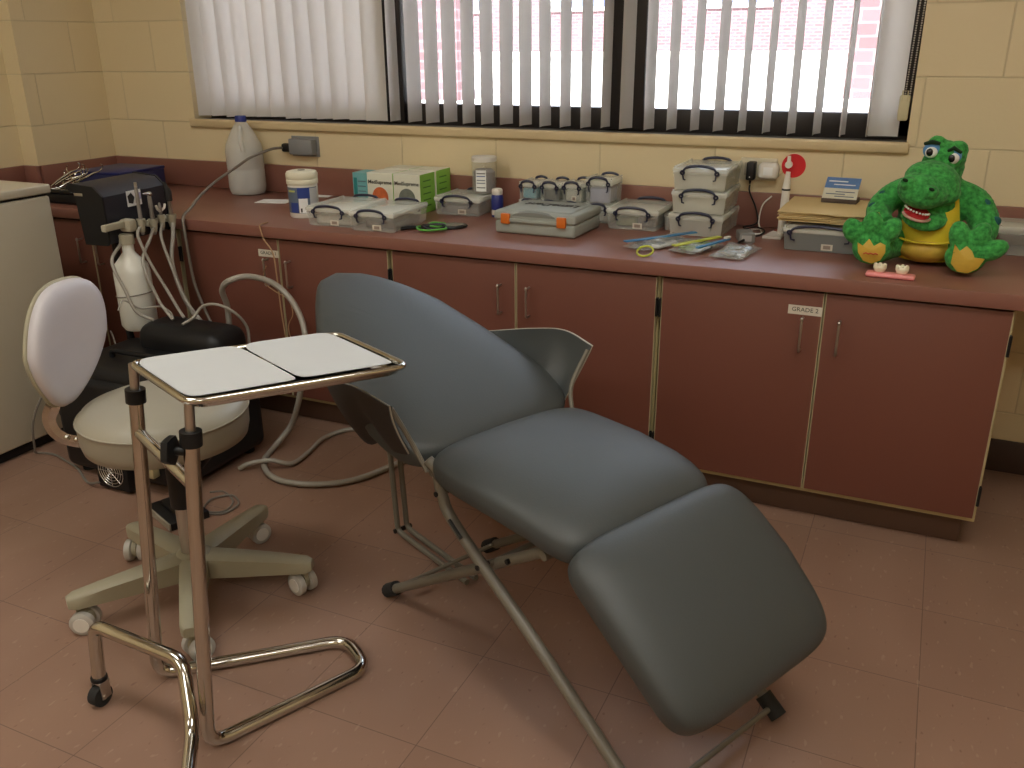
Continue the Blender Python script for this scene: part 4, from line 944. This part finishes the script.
# toothbrush and sample bags
def pouch(name, label, x, y, w, d, rz, m, mi, strip=None, item=None, z=0.):
    t = thing(name, label, 'sample bag', (x, y, ZT+z), rz, 'plastic sample bags near the counter edge')
    rr = random.Random(int(x*1000))
    def f(u, v, s):
        e = min(1, 5*min(u, 1-u))*min(1, 5*min(v, 1-v)); return ((u-.5)*w, (v-.5)*d, max(.0006, .007+s*e*(.014+.006*sin(9*u+7*v+x*9)+.003*sin(23*u-17*v))))
    b = MB(); b.grid(lambda u, v: f(u, v, 1), 14, 14); b.grid(lambda u, v: f(u, v, -.4), 14, 14); b.build('bag_film', m, t, angle=180)
    b = MB(); b.box((0, 0, .0065), (w*.66, d*.46, .010), .003, rz=.2); b.build('leaflet', PAPERW, t)
    b = MB(); b.box((w*.05, -d*.12, .0130), (w*.55, d*.14, .005), .002, rz=.25); b.box((-w*.1, d*.13, .0150), (w*.4, d*.12, .007), .002, rz=.1); b.box((w*.12, d*.26, .0120), (w*.45, d*.10, .008), .002, rz=-.3); b.box((-w*.05, -d*.28, .0120), (w*.5, d*.10, .008), .002, rz=-.15); b.build('packet', mi, t)
    if strip: MB().box((0, 0, .0265), (.018, d*1.12, .004), .001, rz=radians(-8)).build('toothbrush', strip, t)
    return t
FILM = clear_mat('crinkled_film', (.62, .66, .66), .30, .08, 1.)
BLT = mat('blue_brush', (.04, .20, .42), .35); YEL = mat('lime_yellow', (.55, .62, .06), .4); DKG = mat('silver_foil_pack', (.50, .52, .53), .25, .8, var=.6, vscale=90, bump=1., bscale=120); GN = mat('pale_green_pack', (.45, .60, .38), .5)
pouch('sample_bag', 'clear sample bag with blue brush, leftmost of the three bags', 2.700, -.43, .095, .24, radians(-28), FILM, DKG, BLT)
pouch('sample_bag', 'clear sample bag with pale green packet, middle of the three bags', 2.816, -.45, .088, .18, radians(-20), FILM, GN, YEL)
pouch('sample_bag', 'clear sample bag with silver foil contents, rightmost of the three bags', 2.933, -.465, .10, .19, radians(-8), FILM, DKG, None)
t = thing('blue_toothbrush', 'blue toothbrush lying between the middle and right sample bags', 'toothbrush', (2.868, -.47, ZT+.024), radians(-20)); MB().box((0, 0, .004), (.012, .17, .006), .002).build('brush_handle', BLT, t); MB().box((0, .075, .010), (.010, .025, .006), .001).build('bristles', WHITEP, t)
ring = smoothpath([(.023*cos(a*pi/4), .023*sin(a*pi/4), .010*sin(a*pi/4)+.010) for a in range(8)], 4, closed=True)
b = MB(); b.tube(ring, .003, 8, closed=True); tag(b.build('yellow_ring', YEL, None, loc=(2.697, -.585, ZT+.0035)), 'small yellow ring at the counter edge left of the sample bags', 'ring')
# mirror and lanyard by the latch box
t = thing('hand_mirror', 'black round hand mirror lying on the counter before the hard case', 'mirror', (1.975, -.42, ZT), radians(-52))
b = MB(); b.lathe([(.001, 0), (.040, 0), (.043, .004), (.041, .008), (.034, .009), (.001, .009)], 32, sy=1.25); b.build('mirror_frame', BLACK, t)
MB().lathe([(.001, .0092), (.033, .0092), (.033, .0098), (.001, .0098)], 32, sy=1.25).build('mirror_glass', mat('mirror_glass', (.35, .38, .36), .1, 1.), t)
MB().tube([(0, -.05, .006), (0, -.10, .006), (0, -.19, .006)], [.011, .010, .012], 10, flat=.6).build('mirror_handle', BLACK, t)
LG = mat('green_cord', (.10, .40, .05), .5)
t = thing('green_lanyard', 'bright green and black cord loop lying beside the hand mirror', 'lanyard', (1.950, -.515, ZT+.012), radians(10))
for k in range(3):
    a0 = k*.7; P_ = [(.050*cos(2*pi*i/8+a0)*(1-.2*k), .035*sin(2*pi*i/8+a0)+.02*k, .002*k+.002*sin(i*2)) for i in range(8)]
    MB().tube(smoothpath(P_, 4, closed=True), .0035, 6, closed=True).build('cord_loop', LG if k != 1 else BLACK, t)
MB().box((.0, .02, .005), (.075, .022, .012), .004, rz=.5).build('clip', BLACK, t)

# tooth models on pink base
t = thing('tooth_model', 'pink gum strip holding two white model teeth before the plush crocodile', 'tooth model', (3.358, -.585, ZT), radians(-3))
PNK = mat('pink_gum', (.85, .30, .30), .35)
MB().box((0, 0, .006), (.120, .034, .012), .005, seg=3).build('gum_base', PNK, t)
for i, x in enumerate((-.028, .026)):
    b = MB(); tooth = [(0, 0)]
    b.lathe([(.009, .010), (.013, .014), (.0165, .022), (.0165, .028), (.012, .031), (.001, .028)], 20, c=(x, .004, 0), sy=.8)
    for k in range(5): a = 2*pi*k/5+.4; b.ball((x+.0115*cos(a), .004+.009*sin(a), .029), (.0055, .0052, .006), n=10)
    b.build('model_tooth', mat('ivory_tooth', (.80, .76, .58), .3), t, angle=180)
# clear tub right of crocodile
clear_box('large clear lidded container behind the crocodile at the right edge', 3.775, -.105, .33, .165, .085, 0, lbl=False, hw=.4, name='clear_container')
# left end of the counter
t = thing('navy_box', 'dark navy box lying at the left end of the counter', 'box', (.30, -.26, ZT), radians(4))
MB().box((0, 0, .045), (.24, .26, .088), .006).build('body', mat('navy_card', (.018, .022, .10), .5), t)
MB().box((0, 0, .094), (.245, .265, .012), .004).build('lid', mat('navy_lid', (.014, .018, .12), .45), t)
t = thing('instrument_tray', 'black instrument tray stacked at the left end of the counter', 'tray', (.33, -.52, ZT), radians(3))
MB().box((0, 0, .020), (.36, .15, .036), .006).build('tray_body', BLACK, t)
MB().box((.0, 0, .048), (.33, .14, .018), .005).build('tray_lid', mat('black_gloss', (.01, .01, .012), .15), t)
for i in range(9):
    rr = random.Random(i); a = rr.uniform(-1.1, 1.1); x = .22+.014*i; y = -.50+rr.uniform(-.03, .04)
    z0 = ZT+.0575
    t = thing('steel_instrument', 'loose shiny steel dental instrument in the pile on the black tray', 'instrument', (x, y, z0), a+pi/2, 'steel instruments piled on the tray')
    h = .014+.010*(i % 5)
    MB().tube([(-.05, 0, .004), (-.02, 0, .004+h*.4), (.03, 0, h), (.05, 0, h+.006)], [.003, .0045, .0045, .003], 8).build('handle', CHROME, t)
    MB().tube(smoothpath([(.05, 0, h+.006), (.062, .004, h+.014), (.068, .002, h+.028), (.060, 0, h+.034)], 4), .0022, 6).build('working_end', CHROME, t)
# tan wires hanging from the counter edge
TAN = mat('tan_wire', (.42, .27, .15), .6)
hose('loose_wire', 'long tan wire hanging down the cabinet door from the counter edge', [(1.345, -.60, .747), (1.355, -.652, .748), (1.362, -.662, .735), (1.375, -.664, .70), (1.405, -.662, .655), (1.412, -.662, .57), (1.415, -.662, .46), (1.425, -.662, .33), (1.43, -.662, .24)], .0024, TAN, 'wire')
hose('loose_wire', 'short branching tan wire tangled beside the cabinet handle', [(1.375, -.668, .61), (1.36, -.668, .58), (1.365, -.668, .545), (1.41, -.670, .52), (1.455, -.668, .50), (1.47, -.668, .45), (1.445, -.668, .40), (1.455, -.668, .34), (1.48, -.668, .28)], .0018, TAN, 'wire')

# ------------------------------------------------------------------ plush crocodile
t = thing('plush_crocodile', 'green plush crocodile with yellow belly sitting on the counter', 'plush toy', (3.42, -.35, ZT+.005))
O3 = Vector((3.42, -.35, ZT))
FUR = bpy.data.materials.new('green_plush'); FUR.use_nodes = True; N = FUR.node_tree.nodes; L = FUR.node_tree.links; bs = N['Principled BSDF']
tc = N.new('ShaderNodeTexCoord'); nz = N.new('ShaderNodeTexNoise'); nz.inputs['Scale'].default_value = 90; nz.inputs['Detail'].default_value = 6; L.new(tc.outputs['Object'], nz.inputs['Vector'])
rp = N.new('ShaderNodeValToRGB'); rp.color_ramp.elements[0].position = .35; rp.color_ramp.elements[0].color = (.03, .19, .045, 1); rp.color_ramp.elements[1].position = .65; rp.color_ramp.elements[1].color = (.075, .42, .09, 1)
L.new(nz.outputs['Fac'], rp.inputs[0]); L.new(rp.outputs[0], bs.inputs['Base Color']); bs.inputs['Roughness'].default_value = .9; bs.inputs['Sheen Weight'].default_value = .15; bs.inputs['Specular IOR Level'].default_value = .1
bp = N.new('ShaderNodeBump'); bp.inputs['Strength'].default_value = .9; bp.inputs['Distance'].default_value = .003; L.new(nz.outputs['Fac'], bp.inputs['Height']); L.new(bp.outputs['Normal'], bs.inputs['Normal'])
YP = mat('yellow_plush', (.72, .56, .03), .6, var=.12, vscale=30, bump=.3, bscale=120); OY = mat('gold_satin', (.58, .38, .05), .55, var=.15, vscale=60)
DKT = mat('teal_spot', (.01, .09, .09), .85, var=.3, vscale=150, bump=.6, bscale=150)
def E_(mb, c, r, rot=(0, 0, 0), n=20): mb.ball(Matrix.Translation(Vector(c)-O3) @ Euler([radians(a) for a in rot]).to_matrix().to_4x4(), r, n=n)
def limb(mb, pts, rs, n=16): mb.tube(smoothpath([Vector(p)-O3 for p in pts], 6), [rs[min(int(i/6), len(rs)-1)]*(1-(i % 6)/6)+rs[min(int(i/6)+1, len(rs)-1)]*(i % 6)/6 for i in range(6*(len(pts)-1)+1)], n); 
mb = MB()
E_(mb, (3.428, -.320, .832), (.084, .075, .090)); E_(mb, (3.437, -.305, .900), (.102, .058, .078))       # torso
E_(mb, (3.442, -.315, .995), (.056, .050, .062)); E_(mb, (3.447, -.330, 1.024), (.052, .045, .042), (0, 12, 0))   # neck, skull
E_(mb, (3.420, -.335, 1.052), (.026, .024, .026)); E_(mb, (3.474, -.330, 1.040), (.026, .024, .026))      # eye mounds
E_(mb, (3.422, -.390, .966), (.072, .062, .048), (18, 12, 0), 24); E_(mb, (3.402, -.435, .944), (.064, .056, .044), (22, 12, 0), 24)  # upper jaw
E_(mb, (3.428, -.400, .945), (.070, .050, .040), (20, 12, 0), 24)
E_(mb, (3.364, -.470, .966), (.020, .020, .018)); E_(mb, (3.422, -.480, .948), (.020, .018, .018))        # nostril swells
E_(mb, (3.416, -.405, .873), (.060, .060, .026), (24, 10, 0), 24)                                          # lower jaw
E_(mb, (3.432, -.370, .905), (.058, .045, .035), (20, 8, 0), 24)
limb(mb, [(3.390, -.315, .940), (3.335, -.325, .915), (3.302, -.350, .880), (3.305, -.395, .858), (3.325, -.425, .850)], [.036, .037, .036, .032, .024])
limb(mb, [(3.485, -.310, .925), (3.535, -.310, .900), (3.562, -.325, .862), (3.568, -.350, .830), (3.562, -.380, .812)], [.040, .042, .040, .036, .028])
for c, r in (((3.312, -.430, .835), .018), ((3.340, -.440, .838), .018), ((3.560, -.410, .797), .018), ((3.588, -.405, .800), .018)): E_(mb, c, r)
limb(mb, [(3.380, -.345, .795), (3.335, -.395, .785), (3.308, -.455, .782), (3.302, -.490, .790)], [.042, .040, .037, .036])
limb(mb, [(3.485, -.345, .795), (3.520, -.395, .785), (3.528, -.455, .782), (3.532, -.490, .790)], [.042, .040, .037, .036])
# feet: sole ellipsoid plus three toes fanning up
for (c, toes) in (((3.300, -.500, .793), [((3.248, -.500, .838), 22, (.027, .025, .036)), ((3.294, -.497, .856), 2, (.026, .025, .040)), ((3.342, -.495, .846), -20, (.025, .025, .036))]),
                  ((3.528, -.502, .790), [((3.506, -.500, .844), 10, (.026, .025, .040)), ((3.553, -.497, .846), -18, (.025, .025, .038)), ((3.588, -.505, .814), -56, (.025, .025, .038))])):
    E_(mb, c, (.050, .026, .044), (8, 0, 0), 24)
    for tc_2, an, r in toes: E_(mb, tc_2, r, (6, -an if False else an*-1, 0))
limb(mb, [(3.44, -.28, .80), (3.50, -.24, .786), (3.55, -.215, .774), (3.585, -.215, .765)], [.050, .034, .022, .012])   # tail
bo = mb.build('body', FUR, t, angle=180)
rm = bo.modifiers.new('remesh', 'REMESH'); rm.mode = 'VOXEL'; rm.voxel_size = .0042; rm.use_smooth_shade = True
sm = bo.modifiers.new('smooth', 'SMOOTH'); sm.factor = .5; sm.iterations = 6
tx = bpy.data.textures.new('fur_clouds', 'CLOUDS'); tx.noise_scale = .007; dm = bo.modifiers.new('fur', 'DISPLACE'); dm.texture = tx; dm.strength = .0035; dm.mid_level = .5
# belly: yellow panel bulging out of the torso, with the pouch rim
mb = MB(); mb.grid(lambda u, v: (3.434+.086*sin((u-.5)*2.3)*(1.0-.22*v*v)-O3.x, -.325-(.072+.022*(1-v)+.016*sin(pi*v))*cos((u-.5)*2.3)-O3.y, .752+.165*v-O3.z), 24, 24); mb.grid(lambda u, v: (3.432+.064*sin((u-.5)*2.3)*(1.0-.30*v*v)-O3.x, -.325-(.062+.016*(1-v))*cos((u-.5)*2.3)-O3.y, .754+.162*v-O3.z), 8, 8)
mb.build('belly_panel', YP, t, angle=180)
mb = MB(); E_(mb, (3.432, -.385, .782), (.070, .058, .038), (0, 0, 0), 28); mb.build('belly_pouch', OY, t, angle=180)
mb = MB(); mb.tube([Vector((3.432+.073*sin(a), -.383-.060*cos(a), .810-.003*cos(a*1.5)))-O3 for a in [(-1.15+2.3*i/20) for i in range(21)]], .0052, 8, flat=.5); mb.build('belly_fold', YP, t, angle=180)
for sgn, x, y, z in ((-1, 3.409, -.363, 1.038), (1, 3.464, -.359, 1.024)):
    mb = MB(); E_(mb, (x, y+.004, z+.003), (.0215, .016, .0215)); ey = mb.build('eye_socket', mat('sky_blue_felt', (.10, .30, .62), .6), t, angle=180)
    mb = MB(); E_(mb, (x, y-.004, z-.001), (.0160, .0125, .0160)); mb.build('eyeball', mat('glossy_white', (.82, .82, .80), .15), ey, angle=180)
    mb = MB(); E_(mb, (x-.003, y-.0120, z-.001), (.0098, .0060, .0105)); mb.build('pupil', mat('glossy_black', (.004, .004, .006), .08), ey, angle=180)
    mb = MB(); mb.tube([Vector((x-.020, y-.006, z+.017-sgn*.003))-O3, Vector((x-.002, y-.012, z+.026))-O3, Vector((x+.018, y-.006, z+.018+sgn*-.004))-O3], [.004, .006, .004], 8); mb.build('eyebrow', mat('black_green_fuzz', (.006, .03, .008), .9), t, angle=180)
for x, y, z in ((3.358, -.487, .976), (3.424, -.496, .957)): mb = MB(); E_(mb, (x, y, z), (.0075, .0045, .0045), (10, 20, 0)); mb.build('nostril', mat('black_green_fuzz', (.006, .03, .008), .9), t, angle=180)
mb = MB(); E_(mb, (3.397, -.434, .886), (.034, .038, .010), (20, 10, 0), 24); mb.build('mouth', mat('red_felt', (.42, .012, .015), .7), t, angle=180)
mb = MB()
for i in range(11):
    a = -1.25+2.5*i/10; mb.ball(Matrix.Translation(Vector((3.397+.032*sin(a), -.436-.036*cos(a), .896-.004*cos(a)-.010*sin(a)))-O3), (.0032, .003, .0032), n=8)
mb.build('upper_teeth', WHITEP, t, angle=180)
mb = MB(); mb.tube([Vector((3.397+.035*sin(a), -.436-.039*cos(a), .882+.0-.010*cos(a)-.008*sin(a)))-O3 for a in [(-1.3+2.6*i/16) for i in range(17)]], .0038, 8); mb.build('lip_trim', mat('pale_pink_trim', (.50, .30, .24), .6), t, angle=180)
def sole(c, pts, label=None):
    mb = MB(); k = len(pts); c = Vector(c)-O3
    vs = [tuple(c+Vector((0, -.004, 0)))]+[tuple(c+Vector((px, .0035+.25*(px*px+pz*pz)/.05, pz))) for px, pz in pts]
    vs += [tuple(c+Vector((px*1.0, .010, pz))) for px, pz in pts]
    fs = [(0, 1+i, 1+(i+1) % k) for i in range(k)]+[(1+i, 1+(i+1) % k, 1+k+(i+1) % k, 1+k+i) for i in range(k)]
    mb.add(vs, fs); return mb.build('foot_sole', OY, t, angle=60)
zig = [(-.036, .018), (-.022, .004+.006), (-.008, .030), (.006, .012), (.020, .022), (.034, .016), (.036, -.004), (.026, -.026), (.006, -.036), (-.016, -.030), (-.032, -.008)]
s1 = sole((3.300, -.5330, .794), zig)
mb = MB(); mb.tube([Vector((3.283+.006*i, -.5385, .786+.003*(i % 2)))-O3 for i in range(7)], .0018, 6); mb.build('red_stitching', mat('red_thread', (.5, .05, .02), .6), s1)
sole((3.530, -.5350, .790), [(-.032, .036), (-.018, .020), (-.004, .034), (.010, .022), (.018, .006), (.042, .004), (.030, -.022), (.008, -.036), (-.016, -.034), (-.034, -.014)])
for c in ((3.560, -.338, .905), (3.592, -.350, .862), (3.305, -.352, .915), (3.285, -.378, .885)):
    mb = MB(); E_(mb, c, (.014, .008, .013)); mb.build('teal_spot', DKT, t, angle=180)
mb = MB(); E_(mb, (3.300, -.428, .872), (.006, .004, .008)); mb.build('yellow_spot', YP, t, angle=180)
